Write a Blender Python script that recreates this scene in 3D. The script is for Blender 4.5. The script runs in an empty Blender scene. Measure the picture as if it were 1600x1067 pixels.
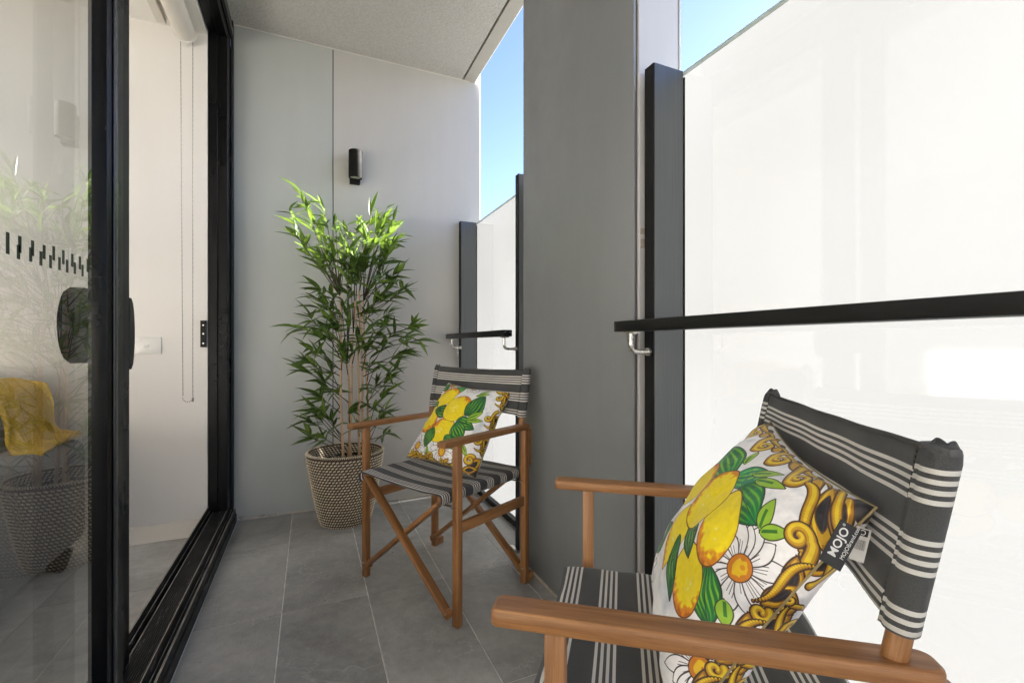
import bpy, bmesh, math, random
import numpy as np
from mathutils import Vector, Matrix, Quaternion
random.seed(7); rs = np.random.RandomState(7)
S = bpy.context.scene
COL = S.collection
R = math.radians

# ------------------------------------------------------------------ camera, sky, sun, exposure
YAW = math.atan(315/716.)
cam_d = bpy.data.cameras.new('camera'); cam = bpy.data.objects.new('camera', cam_d); COL.objects.link(cam)
cam.location = (0, 0, 1.0); cam.rotation_euler = (R(90), 0, -YAW)
cam_d.sensor_width = 36; cam_d.lens = 716/1600*36; cam_d.shift_y = 4.5/1600
cam_d.clip_start = 0.02; cam_d.clip_end = 6000
S.camera = cam
SUN_EL, SUN_AZ = 22, 84          # azimuth measured from +Y towards +X
W = bpy.data.worlds.new('World'); S.world = W; W.use_nodes = True
wn = W.node_tree.nodes; wl = W.node_tree.links
sky = wn.new('ShaderNodeTexSky'); sky.sky_type = 'NISHITA'; sky.sun_disc = False
sky.sun_elevation = R(SUN_EL); sky.sun_rotation = R(SUN_AZ)
sky.air_density = 0.7; sky.dust_density = 0.3; sky.ozone_density = 2.2; sky.altitude = 30
wb = wn.new('ShaderNodeMix'); wb.data_type = 'RGBA'; wb.blend_type = 'MULTIPLY'; wb.inputs[0].default_value = 1; wb.inputs[7].default_value = (1.03, .94, 1.0, 1)   # camera white balance
wl.new(sky.outputs[0], wb.inputs[6]); wl.new(wb.outputs[2], wn['Background'].inputs[0]); wn['Background'].inputs[1].default_value = 0.05
sd = bpy.data.lights.new('sun', 'SUN'); sd.energy = 5.0; sd.angle = R(1.0); sd.color = (1, .95, .88)
so = bpy.data.objects.new('sun', sd); COL.objects.link(so)
sdir = Vector((math.sin(R(SUN_AZ))*math.cos(R(SUN_EL)), math.cos(R(SUN_AZ))*math.cos(R(SUN_EL)), math.sin(R(SUN_EL))))
so.rotation_euler = sdir.to_track_quat('Z', 'Y').to_euler(); so.location = sdir*30
S.view_settings.view_transform = 'Standard'; S.view_settings.look = 'None'
S.view_settings.exposure = 3.35; S.view_settings.gamma = 1.0
S.view_settings.use_curve_mapping = False
S.cycles.use_denoising = True
S.cycles.max_bounces = 10; S.cycles.diffuse_bounces = 7; S.cycles.transparent_max_bounces = 16
S.cycles.sample_clamp_indirect = 6.0
S.cycles.caustics_reflective = False; S.cycles.caustics_refractive = False

# ------------------------------------------------------------------ helpers
def tag(o, label=None, cat=None, group=None, kind=None):
    if label: o['label'] = label
    if cat: o['category'] = cat
    if group: o['group'] = group
    if kind: o['kind'] = kind
    return o
def empty(name, loc, rz=0, **k):
    o = bpy.data.objects.new(name, None); COL.objects.link(o); o.location = loc; o.rotation_euler = (0, 0, rz)
    o.empty_display_size = .1
    return tag(o, **k)
class B:
    """collects shapes into one mesh; coordinates are those of the parent"""
    def __init__(s): s.bm = bmesh.new(); s.uv = s.bm.loops.layers.uv.new('uv'); s.off = 0
    def _add(s, verts, faces, mi=0):
        vs = [s.bm.verts.new(v) for v in verts]; out = []
        for f in faces:
            try: fc = s.bm.faces.new([vs[i] for i in f]); fc.material_index = mi; out.append(fc)
            except ValueError: pass
        return vs, out
    def box(s, x0, x1, y0, y1, z0, z1, bev=0, seg=2, mi=0):
        x0, x1 = sorted((x0, x1)); y0, y1 = sorted((y0, y1)); z0, z1 = sorted((z0, z1))
        v = [(x, y, z) for z in (z0, z1) for y in (y0, y1) for x in (x0, x1)]
        f = [(0,2,3,1), (4,5,7,6), (0,1,5,4), (2,6,7,3), (0,4,6,2), (1,3,7,5)]
        vs, fs = s._add(v, f, mi)
        L = [x1-x0, y1-y0, z1-z0]; ax = L.index(max(L)); off = random.random()*20
        if bev: 
            es = list({e for fc in fs for e in fc.edges})
            r = bmesh.ops.bevel(s.bm, geom=es, offset=bev, segments=seg, profile=.5, affect='EDGES')
            fs = list({f for v in r['verts'] for f in v.link_faces} | {f for f in fs if f.is_valid})
            for f in fs: f.material_index = mi
        o = [i for i in range(3) if i != ax]
        for fc in fs:
            if not fc.is_valid: continue
            n = fc.normal; fc.normal_update(); n = fc.normal
            for lp in fc.loops:
                c = lp.vert.co
                w = c[o[0]] if abs(n[o[0]]) < abs(n[o[1]]) else c[o[1]] + 3
                lp[s.uv].uv = (c[ax] + off, w)
        return s
    def bar(s, p0, p1, w, t, up=(0, 0, 1), bev=.003, seg=2, mi=0):
        p0, p1 = Vector(p0), Vector(p1); d = (p1-p0); L = d.length; d.normalize()
        up = Vector(up); a = up.cross(d).normalized(); u = d.cross(a)
        M = Matrix((( d.x, a.x, u.x, p0.x), (d.y, a.y, u.y, p0.y), (d.z, a.z, u.z, p0.z), (0, 0, 0, 1)))
        b = B(); b.box(0, L, -w/2, w/2, -t/2, t/2, bev, seg, mi)
        m = bpy.data.meshes.new('t'); b.bm.to_mesh(m); b.bm.free(); m.transform(M)
        s.bm.from_mesh(m); bpy.data.meshes.remove(m); return s
    def tube(s, pts, r, seg=10, cap=True, mi=0, uvs=1.0):
        pts = [Vector(p) for p in pts]; n = len(pts)
        rr = r if isinstance(r, (list, tuple)) else [r]*n
        rings = []; prev = None; dist = random.random()*10
        for i, p in enumerate(pts):
            d = (pts[min(i+1, n-1)]-pts[max(i-1, 0)]).normalized()
            if prev is None:
                a = d.orthogonal().normalized()
            else:
                a = (prev - d*prev.dot(d)).normalized()
            prev = a; b = d.cross(a)
            ring = [s.bm.verts.new(p + (a*math.cos(2*math.pi*k/seg)+b*math.sin(2*math.pi*k/seg))*rr[i]) for k in range(seg)]
            if i: dist += (p-pts[i-1]).length
            rings.append((ring, dist))
        for i in range(n-1):
            (A, da), (C, dc) = rings[i], rings[i+1]
            for k in range(seg):
                k2 = (k+1) % seg
                f = s.bm.faces.new((A[k], A[k2], C[k2], C[k])); f.material_index = mi
                for lp, uv in zip(f.loops, ((da, k*.01), (da, k*.01+.01), (dc, k*.01+.01), (dc, k*.01))): lp[s.uv].uv = uv
        if cap:
            for ring, flip in ((rings[0][0], 1), (rings[-1][0], 0)):
                f = s.bm.faces.new(ring[::-1] if flip else ring); f.material_index = mi
        return s
    def lathe(s, prof, c=(0, 0), seg=32, mi=0):
        rings = [[s.bm.verts.new((c[0]+r*math.cos(2*math.pi*k/seg), c[1]+r*math.sin(2*math.pi*k/seg), z)) for k in range(seg)] for r, z in prof]
        for i in range(len(rings)-1):
            for k in range(seg):
                k2 = (k+1) % seg
                f = s.bm.faces.new((rings[i][k], rings[i][k2], rings[i+1][k2], rings[i+1][k])); f.material_index = mi
        return s
    def grid(s, P, UV=None, mi=0, closed=False):
        n, m = len(P), len(P[0]); V = [[s.bm.verts.new(p) for p in row] for row in P]
        for i in range(n-1):
            for j in range(m-1 if not closed else m):
                j2 = (j+1) % m
                f = s.bm.faces.new((V[i][j], V[i+1][j], V[i+1][j2], V[i][j2])); f.material_index = mi
                if UV:
                    for lp, q in zip(f.loops, (UV[i][j], UV[i+1][j], UV[i+1][j2], UV[i][j2])): lp[s.uv].uv = q
        return s
    def done(s, name, mats, parent=None, sharp=35, solid=0, **k):
        for f in s.bm.faces: f.smooth = True
        s.bm.normal_update()
        for e in s.bm.edges:
            if len(e.link_faces) == 2 and e.calc_face_angle(0) > R(sharp): e.smooth = False
        me = bpy.data.meshes.new(name); s.bm.to_mesh(me); s.bm.free()
        for m in (mats if isinstance(mats, (list, tuple)) else [mats]): me.materials.append(m)
        o = bpy.data.objects.new(name, me); COL.objects.link(o)
        if parent: o.parent = parent
        if solid:
            md = o.modifiers.new('thickness', 'SOLIDIFY'); md.thickness = solid; md.offset = 0
        return tag(o, **k)

# ------------------------------------------------------------------ materials
def nt(name):
    m = bpy.data.materials.new(name); m.use_nodes = True; t = m.node_tree
    return m, t, t.nodes['Principled BSDF']
class N:
    def __init__(s, t): s.t = t
    def __call__(s, kind, **k):
        n = s.t.nodes.new('ShaderNode'+kind)
        for a, v in k.items():
            if a.startswith('i_'):
                key = a[2:]; key = int(key) if key.isdigit() else key.replace('_', ' ')
                if hasattr(v, 'is_linked') or isinstance(v, bpy.types.NodeSocket): s.t.links.new(v, n.inputs[key])
                else: n.inputs[key].default_value = v
            else: setattr(n, a, v)
        return n
    def math(s, op, a, b=0., c=None, clamp=False):
        n = s.t.nodes.new('ShaderNodeMath'); n.operation = op; n.use_clamp = clamp
        for i, v in enumerate((a, b) if c is None else (a, b, c)):
            if isinstance(v, bpy.types.NodeSocket): s.t.links.new(v, n.inputs[i])
            else: n.inputs[i].default_value = v
        return n.outputs[0]
    def mix(s, f, a, b, mode='MIX'):
        n = s.t.nodes.new('ShaderNodeMix'); n.data_type = 'RGBA'; n.blend_type = mode
        for i, v in ((0, f), (6, a), (7, b)):
            if isinstance(v, bpy.types.NodeSocket): s.t.links.new(v, n.inputs[i])
            else: n.inputs[i].default_value = v if i == 0 else (*v[:3], 1)
        return n.outputs[2]
    def map(s, scale=(1, 1, 1), src='Object', loc=None):
        tc = s.t.nodes.new('ShaderNodeTexCoord'); mp = s.t.nodes.new('ShaderNodeMapping')
        s.t.links.new(tc.outputs[src], mp.inputs[0]); mp.inputs['Scale'].default_value = scale
        if loc is not None: s.t.links.new(loc, mp.inputs['Location'])
        return mp.outputs[0]
    def noise(s, vec, scale, det=4, rough=.55, dist=0):
        n = s.t.nodes.new('ShaderNodeTexNoise'); s.t.links.new(vec, n.inputs['Vector'])
        n.inputs['Scale'].default_value = scale; n.inputs['Detail'].default_value = det
        n.inputs['Roughness'].default_value = rough; n.inputs['Distortion'].default_value = dist
        return n.outputs[0]
    def ramp(s, f, a, b, ca=0., cb=1.):
        n = s.t.nodes.new('ShaderNodeMapRange'); s.t.links.new(f, n.inputs[0])
        n.inputs[1].default_value = a; n.inputs[2].default_value = b; n.inputs[3].default_value = ca; n.inputs[4].default_value = cb
        return n.outputs[0]
    def bump(s, h, strength, dist, prev=None):
        n = s.t.nodes.new('ShaderNodeBump'); s.t.links.new(h, n.inputs['Height'])
        n.inputs['Strength'].default_value = strength; n.inputs['Distance'].default_value = dist
        if prev is not None: s.t.links.new(prev, n.inputs['Normal'])
        return n.outputs[0]
def plain(name, c, rough=.5, metal=0., spec=.5, coat=0, var=.06, vs=6, bs=0, bscale=200):
    m, t, p = nt(name); n = N(t); v = n.map()
    f = n.noise(v, vs, 5)
    col = n.mix(n.ramp(f, .3, .7), [x*(1-var) for x in c], [min(1, x*(1+var)) for x in c])
    t.links.new(col, p.inputs['Base Color'])
    t.links.new(n.ramp(f, .3, .7, rough*.88, min(1, rough*1.12)), p.inputs['Roughness'])
    p.inputs['Metallic'].default_value = metal; p.inputs['Specular IOR Level'].default_value = spec
    p.inputs['Coat Weight'].default_value = coat
    if bs: t.links.new(n.bump(n.noise(v, bscale, 3), bs, .001), p.inputs['Normal'])
    return m
def m_alu(name='black_aluminium', base=.004, rough=.3, specks=True):
    m, t, p = nt(name); n = N(t); v = n.map()
    f = n.noise(v, 3, 5); sp = n.noise(n.map((60, 12, 12)), 3, 6, .7)
    c = n.mix(n.ramp(f, .3, .7), (base*.8, base*.8, base*.82), (base*1.4, base*1.4, base*1.45))
    p.inputs['Specular IOR Level'].default_value = .15
    if specks: c = n.mix(n.ramp(sp, .70, .74), c, (.16, .15, .14))
    t.links.new(c, p.inputs['Base Color'])
    t.links.new(n.ramp(f, .3, .7, rough*.8, rough*1.3), p.inputs['Roughness'])
    return m
BLACK = m_alu(); BLACK2 = m_alu('black_powder_coat', .012, .36, False)
def m_worn():
    m, t, p = nt('worn_black_sill'); n = N(t)
    s1 = n.noise(n.map((70, 5, 70)), 1.6, 6, .72); s2 = n.noise(n.map(), 9, 5)
    k = n.ramp(n.math('MULTIPLY', s1, n.ramp(s2, .3, .7, .85, 1.15)), .61, .67)
    c = n.mix(n.ramp(s2, .3, .7), (.006, .006, .006), (.014, .0135, .013)); c = n.mix(k, c, (.20, .19, .18))
    t.links.new(c, p.inputs['Base Color']); t.links.new(n.ramp(s2, .3, .7, .35, .55), p.inputs['Roughness']); p.inputs['Specular IOR Level'].default_value = .2
    return m
SILL = m_worn(); RIBM = m_alu('glossy_black_bead', .03, .22, False); RIBM.node_tree.nodes['Principled BSDF'].inputs['Specular IOR Level'].default_value = .6
WORN = plain('bare_worn_edge', (.5, .47, .43), .4, .5, var=.5, vs=14)
STEEL = plain('brushed_steel', (.55, .53, .5), .28, 1.0, var=.1, vs=40)
BRASS = plain('bracket_metal', (.20, .16, .11), .4, 1.0, var=.15, vs=60)
POSTM = None
def m_post():
    m, t, p = nt('anodised_grey_metal'); n = N(t)
    f = n.noise(n.map((300, 300, 3)), 1, 4, .6); g = n.noise(n.map((1, 1, .7)), 3, 3)
    c = n.mix(n.ramp(f, .3, .7), (.095, .104, .110), (.130, .140, .147)); t.links.new(c, p.inputs['Base Color'])
    p.inputs['Metallic'].default_value = .3
    t.links.new(n.ramp(g, .3, .7, .34, .44), p.inputs['Roughness']); p.inputs['Specular IOR Level'].default_value = .35; return m
POSTM = m_post()
def m_wall(name, c, bl=.04, rough=.5, trowel=.12):
    m, t, p = nt(name); n = N(t); v = n.map()
    a = n.noise(v, 1.3, 6, .6, .6); b = n.noise(v, 7, 6, .6); s = n.noise(n.map((1, 1, .12)), 9, 5, .6)
    k = n.math('ADD', n.math('MULTIPLY', a, .6), n.math('MULTIPLY', s, .4))
    col = n.mix(n.ramp(k, .35, .65), [x*(1-bl) for x in c], [x*(1+bl) for x in c])
    sp = n.noise(v, 55, 2, .5)
    col = n.mix(n.ramp(sp, .80, .83, 0, .5), col, [x*.35 for x in c])
    t.links.new(col, p.inputs['Base Color'])
    t.links.new(n.ramp(b, .3, .7, rough*.85, rough*1.2), p.inputs['Roughness'])
    nb = n.bump(a, trowel, .02); t.links.new(n.bump(n.noise(v, 160, 3), .12, .0012, nb), p.inputs['Normal'])
    return m
WALL_L = m_wall('grey_green_wall_paint', (.43, .445, .43)); WALL_R = m_wall('warm_grey_wall_paint', (.49, .475, .455))
PILLAR = m_wall('dark_grey_pillar_paint', (.225, .234, .245), .06, .38); PILLAR_E = m_wall('light_grey_lit_end', (.56, .55, .55), .05, .5)  # pillar end: its stronger light is put into the paler colour
CREAM = m_wall('cream_room_paint', (.74, .715, .68), .02, .6, .04); CEILW = m_wall('white_ceiling_paint', (.75, .73, .70), .02, .7, .04)
def m_stipple():
    m, t, p = nt('stippled_soffit'); n = N(t); v = n.map()
    a = n.noise(v, 95, 4, .65); vo = n('TexVoronoi', i_Scale=70.); t.links.new(v, vo.inputs['Vector'])
    hole = n.ramp(n.noise(v, 62, 3, .7), .66, .72)
    col = n.mix(n.ramp(a, .35, .65), (.44, .42, .405), (.54, .52, .50)); col = n.mix(n.math('MULTIPLY', hole, .6), col, (.12, .11, .10))
    t.links.new(col, p.inputs['Base Color']); p.inputs['Roughness'].default_value = .85
    h = n.math('SUBTRACT', n.math('ADD', a, n.math('MULTIPLY', vo.outputs[0], .5)), n.math('MULTIPLY', hole, .8))
    t.links.new(n.bump(h, .9, .006), p.inputs['Normal']); return m
STIPPLE = m_stipple()
def m_tile(name, c, var=.08, veins=True, rough=.5, bump=.35):
    m, t, p = nt(name); n = N(t)
    oi = n('ObjectInfo'); rnd = oi.outputs['Random']
    off = n('CombineXYZ'); 
    t.links.new(n.math('MULTIPLY', rnd, 37.), off.inputs[0]); t.links.new(n.math('MULTIPLY', rnd, 91.), off.inputs[1])
    v = n.map(loc=off.outputs[0])
    a = n.noise(v, 2.2, 6, .6, .8); b = n.noise(v, 26, 5, .65); d = n.noise(v, 140, 3, .6)
    sc = n.ramp(rnd, 0, 1, 1-var, 1+var)
    k = n.math('ADD', n.math('MULTIPLY', a, .65), n.math('MULTIPLY', b, .35))
    col = n.mix(n.ramp(k, .36, .64), [x*.66 for x in c], [x*1.22 for x in c])
    col = n.mix(n.ramp(d, .62, .75, 0, .3), col, [x*1.5 for x in c])
    if veins:
        vv = n.math('ABSOLUTE', n.math('SUBTRACT', n.noise(v, 2.3, 5, .55, .6), .5))
        col = n.mix(n.ramp(vv, 0, .0035, .28, 0), col, [min(1, x*1.9) for x in c])
        col = n.mix(n.ramp(n.noise(v, 33, 1, .5), .80, .83, 0, .8), col, (.03, .03, .03))
    mul = n.mix(1., col, (1, 1, 1), 'MULTIPLY'); mm = mul.node
    cmb = n('CombineColor'); [t.links.new(sc, cmb.inputs[i]) for i in range(3)]; t.links.new(cmb.outputs[0], mm.inputs[7])
    t.links.new(mul, p.inputs['Base Color'])
    t.links.new(n.ramp(b, .3, .7, rough*.8, rough*1.2), p.inputs['Roughness'])
    nb = n.bump(n.math('ADD', n.math('MULTIPLY', b, .7), n.math('MULTIPLY', a, .6)), bump*1.3, .012)
    t.links.new(n.bump(n.noise(v, 70, 4, .7), bump*1.6, .004, nb), p.inputs['Normal']); return m
TILE = m_tile('slate_grey_tile', (.385, .385, .378), .10, True, .42); ITILE = m_tile('beige_grey_room_tile', (.54, .53, .515), .04, False, .35, .0)
GROUT = plain('light_grout', (.74, .73, .70), .9, var=.25, vs=20); IGROUT = plain('brown_grout', (.16, .14, .12), .9)
SEAL = plain('cream_sealant', (.55, .50, .42), .6, var=.2, vs=30)
def m_wood(name, c1, c2, rough=.42):
    m, t, p = nt(name); n = N(t)
    oi = n('ObjectInfo'); off = n('CombineXYZ'); t.links.new(n.math('MULTIPLY', oi.outputs['Random'], 50.), off.inputs[0])
    v = n.map((3.5, 60, 1), 'UV', off.outputs[0]); v2 = n.map((14, 420, 1), 'UV', off.outputs[0])
    a = n.noise(v, 1, 5, .6, .7); b = n.noise(v2, 1, 3, .6)
    col = n.mix(n.ramp(a, .32, .68), c1, c2); col = n.mix(n.ramp(b, .5, .75, 0, .55), col, [x*.45 for x in c1])
    g2 = n.noise(n.map((1.2, 14, 1), 'UV', off.outputs[0]), 1, 4, .6); col = n.mix(n.ramp(g2, .42, .68, 0, .45), col, [min(1, x*1.5+.03) for x in c2])
    pr = n.noise(n.map((30, 1300, 1), 'UV', off.outputs[0]), 1, 2, .5); col = n.mix(n.ramp(pr, .60, .70, 0, .5), col, [x*.35 for x in c1])
    t.links.new(col, p.inputs['Base Color']); t.links.new(n.ramp(a, .3, .7, rough*1.15, rough*.85), p.inputs['Roughness'])
    t.links.new(n.bump(b, .12, .0006), p.inputs['Normal']); return m
WOOD = m_wood('oiled_hardwood', (.20, .078, .022), (.37, .172, .060)); CANE = m_wood('bamboo_cane', (.42, .26, .14), (.60, .42, .26))
def m_canvas(name, off, pitch, unit):
    m, t, p = nt(name); n = N(t)
    uv = n('TexCoord').outputs['UV']; sep = n('SeparateXYZ'); t.links.new(uv, sep.inputs[0])
    x = n.math('DIVIDE', n.math('FLOORED_MODULO', n.math('SUBTRACT', sep.outputs[1], off), pitch), unit)
    k = n.math('MULTIPLY', n.math('LESS_THAN', x, 7.), n.math('LESS_THAN', n.math('MODULO', x, 2.), 1.))
    wv = n.map((1, 1, 1), 'UV')
    w = n.noise(n.map((700, 900, 1), 'UV'), 1, 2, .5); bl = n.noise(wv, 9, 4)
    dark = n.mix(n.ramp(w, .3, .7), (.050, .051, .054), (.120, .122, .126))
    dark = n.mix(n.ramp(n.noise(n.map((420, 420, 1), 'UV'), 1, 2), .79, .82, 0, .5), dark, (.5, .5, .5))
    white = n.mix(n.ramp(w, .3, .7), (.74, .72, .69), (.86, .84, .81))
    c = n.mix(k, dark, white); t.links.new(c, p.inputs['Base Color']); p.inputs['Roughness'].default_value = .8
    p.inputs['Sheen Weight'].default_value = .25; p.inputs['Specular IOR Level'].default_value = .25
    tl = n('BsdfTranslucent'); t.links.new(c, tl.inputs[0]); mx = n('MixShader'); mx.inputs[0].default_value = .28
    t.links.new(p.outputs[0], mx.inputs[1]); t.links.new(tl.outputs[0], mx.inputs[2]); t.links.new(mx.outputs[0], t.nodes['Material Output'].inputs[0])
    b1 = n('TexWave', wave_type='BANDS', bands_direction='DIAGONAL', i_Scale=260.); t.links.new(wv, b1.inputs['Vector'])
    nb = n.bump(bl, .3, .012)
    t.links.new(n.bump(n.math('ADD', b1.outputs[1], w), .35, .0006, nb), p.inputs['Normal']); return m
CANVAS_B = m_canvas('striped_canvas_back', .028, .0700, .0050); CANVAS_S = m_canvas('striped_canvas_seat', .008, .0790, .0053)
HEM = plain('charcoal_hem', (.07, .071, .075), .8, var=.2, vs=300)
def m_weave(name, c1, c2, sx=180):
    m, t, p = nt(name); n = N(t); v = n.map()
    a = n.noise(v, sx, 3, .6); b = n.noise(v, 12, 4)
    c = n.mix(n.ramp(a, .35, .65), c1, c2); t.links.new(c, p.inputs['Base Color']); p.inputs['Roughness'].default_value = .9
    p.inputs['Sheen Weight'].default_value = .3
    t.links.new(n.bump(a, .8, .004), p.inputs['Normal']); return m
SOFA = m_weave('grey_sofa_fabric', (.06, .062, .066), (.16, .163, .17), 130); RUG = m_weave('grey_rug_pile', (.10, .10, .105), (.24, .24, .25), 90)
THROW = m_weave('mustard_knit', (.42, .23, .02), (.62, .38, .05), 60)
def m_knit():
    m, t, p = nt('mustard_chunky_knit'); n = N(t); v = n.map()
    vo = n('TexVoronoi', i_Scale=130.); t.links.new(v, vo.inputs['Vector']); h = n.ramp(vo.outputs[0], .1, .7, 1, 0)
    t.links.new(n.mix(h, (.58, .36, .05), (.78, .52, .09)), p.inputs['Base Color']); p.inputs['Roughness'].default_value = .9
    t.links.new(n.bump(h, .5, .004), p.inputs['Normal']); return m
THROW = m_knit(); THROW.node_tree.nodes['Principled BSDF'].inputs['Specular IOR Level'].default_value = .1
ROPE = plain('pale_seagrass', (.70, .61, .46), .75, var=.3, vs=60); ROPED = plain('dark_seagrass_core', (.075, .052, .034), .85, var=.3, vs=50)
SOIL = plain('dark_potting_bark', (.03, .022, .016), .95, var=.5, vs=60, bs=1, bscale=80)
PLASTIC = plain('white_switch_plastic', (.72, .71, .68), .3, var=.01); DARKP = plain('dark_bronze_lamp', (.010, .0095, .009), .8, .0, .15, var=.1, vs=30)
LENS = plain('lamp_lens', (.55, .53, .5), .25, var=.05); BLINDM = plain('roller_blind_cloth', (.62, .59, .54), .8, var=.02)
GREYM = plain('grey_slab_edge', (.42, .40, .37), .7, var=.06, vs=8); OUT = plain('outer_ground', (.2, .2, .18), .9, var=.2, vs=.05)
def m_leaf(name, c1, c2, rib):
    m, t, p = nt(name); n = N(t)
    uv = n('TexCoord').outputs['UV']; sep = n('SeparateXYZ'); t.links.new(uv, sep.inputs[0])
    r = n('ObjectInfo').outputs['Random']
    g = n.noise(n.map((3, 3, 3)), 5, 3)
    base = n.mix(n.math('ADD', n.math('MULTIPLY', r, .5), n.math('MULTIPLY', g, .5)), c1, c2)
    mid = n.math('ABSOLUTE', n.math('SUBTRACT', sep.outputs[1], .5))
    col = n.mix(n.ramp(mid, .03, .3, rib, 0), base, (.32, .40, .08))
    t.links.new(col, p.inputs['Base Color']); p.inputs['Roughness'].default_value = .38
    tr = n('BsdfTranslucent'); t.links.new(n.mix(.5, col, (.22, .34, .03)), tr.inputs[0])
    mx = n('MixShader'); mx.inputs[0].default_value = .28
    t.links.new(p.outputs[0], mx.inputs[1]); t.links.new(tr.outputs[0], mx.inputs[2])
    t.links.new(mx.outputs[0], t.nodes['Material Output'].inputs[0]); return m
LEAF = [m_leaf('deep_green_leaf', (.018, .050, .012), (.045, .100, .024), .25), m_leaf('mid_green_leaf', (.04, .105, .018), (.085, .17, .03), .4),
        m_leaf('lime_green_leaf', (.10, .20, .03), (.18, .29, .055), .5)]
TWIG = plain('brown_twig', (.07, .055, .035), .7, var=.2, vs=40)
def m_glass(name, tint, rough=0.):
    m, t, p = nt(name); n = N(t); t.nodes.remove(p)
    tr = n('BsdfTransparent'); tr.inputs[0].default_value = (*tint, 1)
    gl = n('BsdfGlossy'); gl.inputs['Roughness'].default_value = rough; fr = n('Fresnel', i_IOR=1.52)
    F = n.math('DIVIDE', n.math('MULTIPLY', fr.outputs[0], 2.), n.math('ADD', fr.outputs[0], 1.))
    F = n.math('MULTIPLY', F, n.math('SUBTRACT', 1., n('NewGeometry').outputs['Backfacing']))
    mx = n('MixShader'); t.links.new(F, mx.inputs[0]); t.links.new(tr.outputs[0], mx.inputs[1]); t.links.new(gl.outputs[0], mx.inputs[2])
    t.links.new(mx.outputs[0], t.nodes['Material Output'].inputs[0]); return m
GLASS = m_glass('door_glass', (.985, .992, .988)); CLEAR = m_glass('pane_face', (.99, .995, .99), .05)
def m_frost():
    m, t, p = nt('frosted_face'); n = N(t); t.nodes.remove(p)
    f = n.noise(n.map(), .8, 2)
    c = n.mix(n.ramp(f, .3, .7), (.072, .0735, .073), (.090, .0925, .095))
    tl = n('BsdfTranslucent'); df = n('BsdfDiffuse'); t.links.new(c, tl.inputs[0]); t.links.new(c, df.inputs[0])
    mx = n('MixShader'); mx.inputs[0].default_value = .22; t.links.new(tl.outputs[0], mx.inputs[1]); t.links.new(df.outputs[0], mx.inputs[2])
    t.links.new(mx.outputs[0], t.nodes['Material Output'].inputs[0]); return m
FROST = m_frost(); GEDGE = plain('green_glass_edge', (.50, .58, .55), .3)

# ------------------------------------------------------------------ setting
ZC = 2.807
tag(B().box(-900, 900, -900, 900, -9.4, -9.0).done('ground', OUT), kind='structure')
# balcony floor: grout bed and every tile
fl = tag(B().box(-.40, 1.15, -5.2, 3.01, -.18, -.0025).done('floor', GROUT), kind='structure')
xs = [-.379, -.098, .211, .522, .836, 1.021]; ys = [3.006, 2.575, 1.911, 1.247, .583, -.081, -.745, -1.409, -2.073, -2.737, -3.401, -4.065, -4.729, -5.19]
for i in range(len(xs)-1):
    for j in range(len(ys)-1):
        x0, x1, y0, y1 = xs[i], xs[i+1], ys[j+1], ys[j]; g = .0021
        if x1 > .9 and y0 < 1.9 and y1 > 1.9: pass
        dz = random.uniform(-.0006, .0006)
        o = B().box(-(x1-x0)/2+g, (x1-x0)/2-g, -(y1-y0)/2+g, (y1-y0)/2-g, -.012, 0, .0012, 1).done('tile', TILE, fl)
        o.location = ((x0+x1)/2, (y0+y1)/2, dz)
# room floor
rf = tag(B().box(-4.6, -.50, -5.2, 2.86, -.15, -.0025).done('room_floor', IGROUT), kind='structure')
cx = [-.497, -.95, -1.56, -2.17, -2.78, -3.39, -3.61]
for i in range(len(cx)-1):
    y = 2.32 if i % 2 == 0 else 2.54; yy = [2.858]
    while y > -5.2: yy.append(y); y -= .62
    for j in range(len(yy)-1):
        x0, x1, y0, y1 = cx[i+1], cx[i], yy[j+1], yy[j]; g = .0014
        o = B().box(-(x1-x0)/2+g, (x1-x0)/2-g, -(y1-y0)/2+g, (y1-y0)/2-g, -.012, 0, .001, 1).done('tile', ITILE, rf)
        o.location = ((x0+x1)/2, (y0+y1)/2, 0)
# soffit with drip groove
so_ = tag(B().box(-.41, .948, -5.2, 3.3, ZC, ZC+.25).done('ceiling', STIPPLE), kind='structure')
B().box(.961, 1.042, -5.2, 3.3, ZC, ZC+.25, .002, 1).done('slab_edge', GREYM, so_)
B().box(.948, .961, -5.2, 3.3, ZC+.022, ZC+.25).done('drip_groove', plain('groove_shadow_paint', (.2, .19, .17), .8), so_)
B().tube([(-.40, 3.005, ZC-.002), (1.0, 3.005, ZC-.002)], .004, 6).done('sealant_bead', plain('white_sealant', (.62, .6, .56), .6), so_)
# end wall of the balcony
wl_ = empty('end_wall', (.35, 3.1, 0), label='smooth grey panelled end wall behind the bamboo, carrying the dark lamp', cat='wall')
def P(b, name, m, par, **k):   # build in world space, parent keeps transform
    o = b.done(name, m, None, **k); o.parent = par; o.matrix_parent_inverse = par.matrix_basis.inverted(); return o
JX = .127
P(B().box(-.41, JX-.0025, 3.01, 3.2, -.05, ZC+.2, .002, 1), 'wall_panel', WALL_L, wl_, label='cool green-grey wall panel next to the door')
P(B().box(JX+.0025, 1.083, 3.01, 3.2, -.05, ZC+.2, .002, 1), 'wall_panel', WALL_R, wl_, label='warm grey wall panel next to the glass screen')
P(B().box(JX-.004, JX+.004, 3.022, 3.19, -.05, ZC+.19), 'joint', plain('joint_shadow_gap', (.05, .05, .045), .9), wl_)
P(B().box(1.084, 1.0875, 3.03, 3.19, -.05, ZC+.19), 'edge_trim', plain('brown_edge_trim', (.24, .20, .17), .7), wl_)
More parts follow.
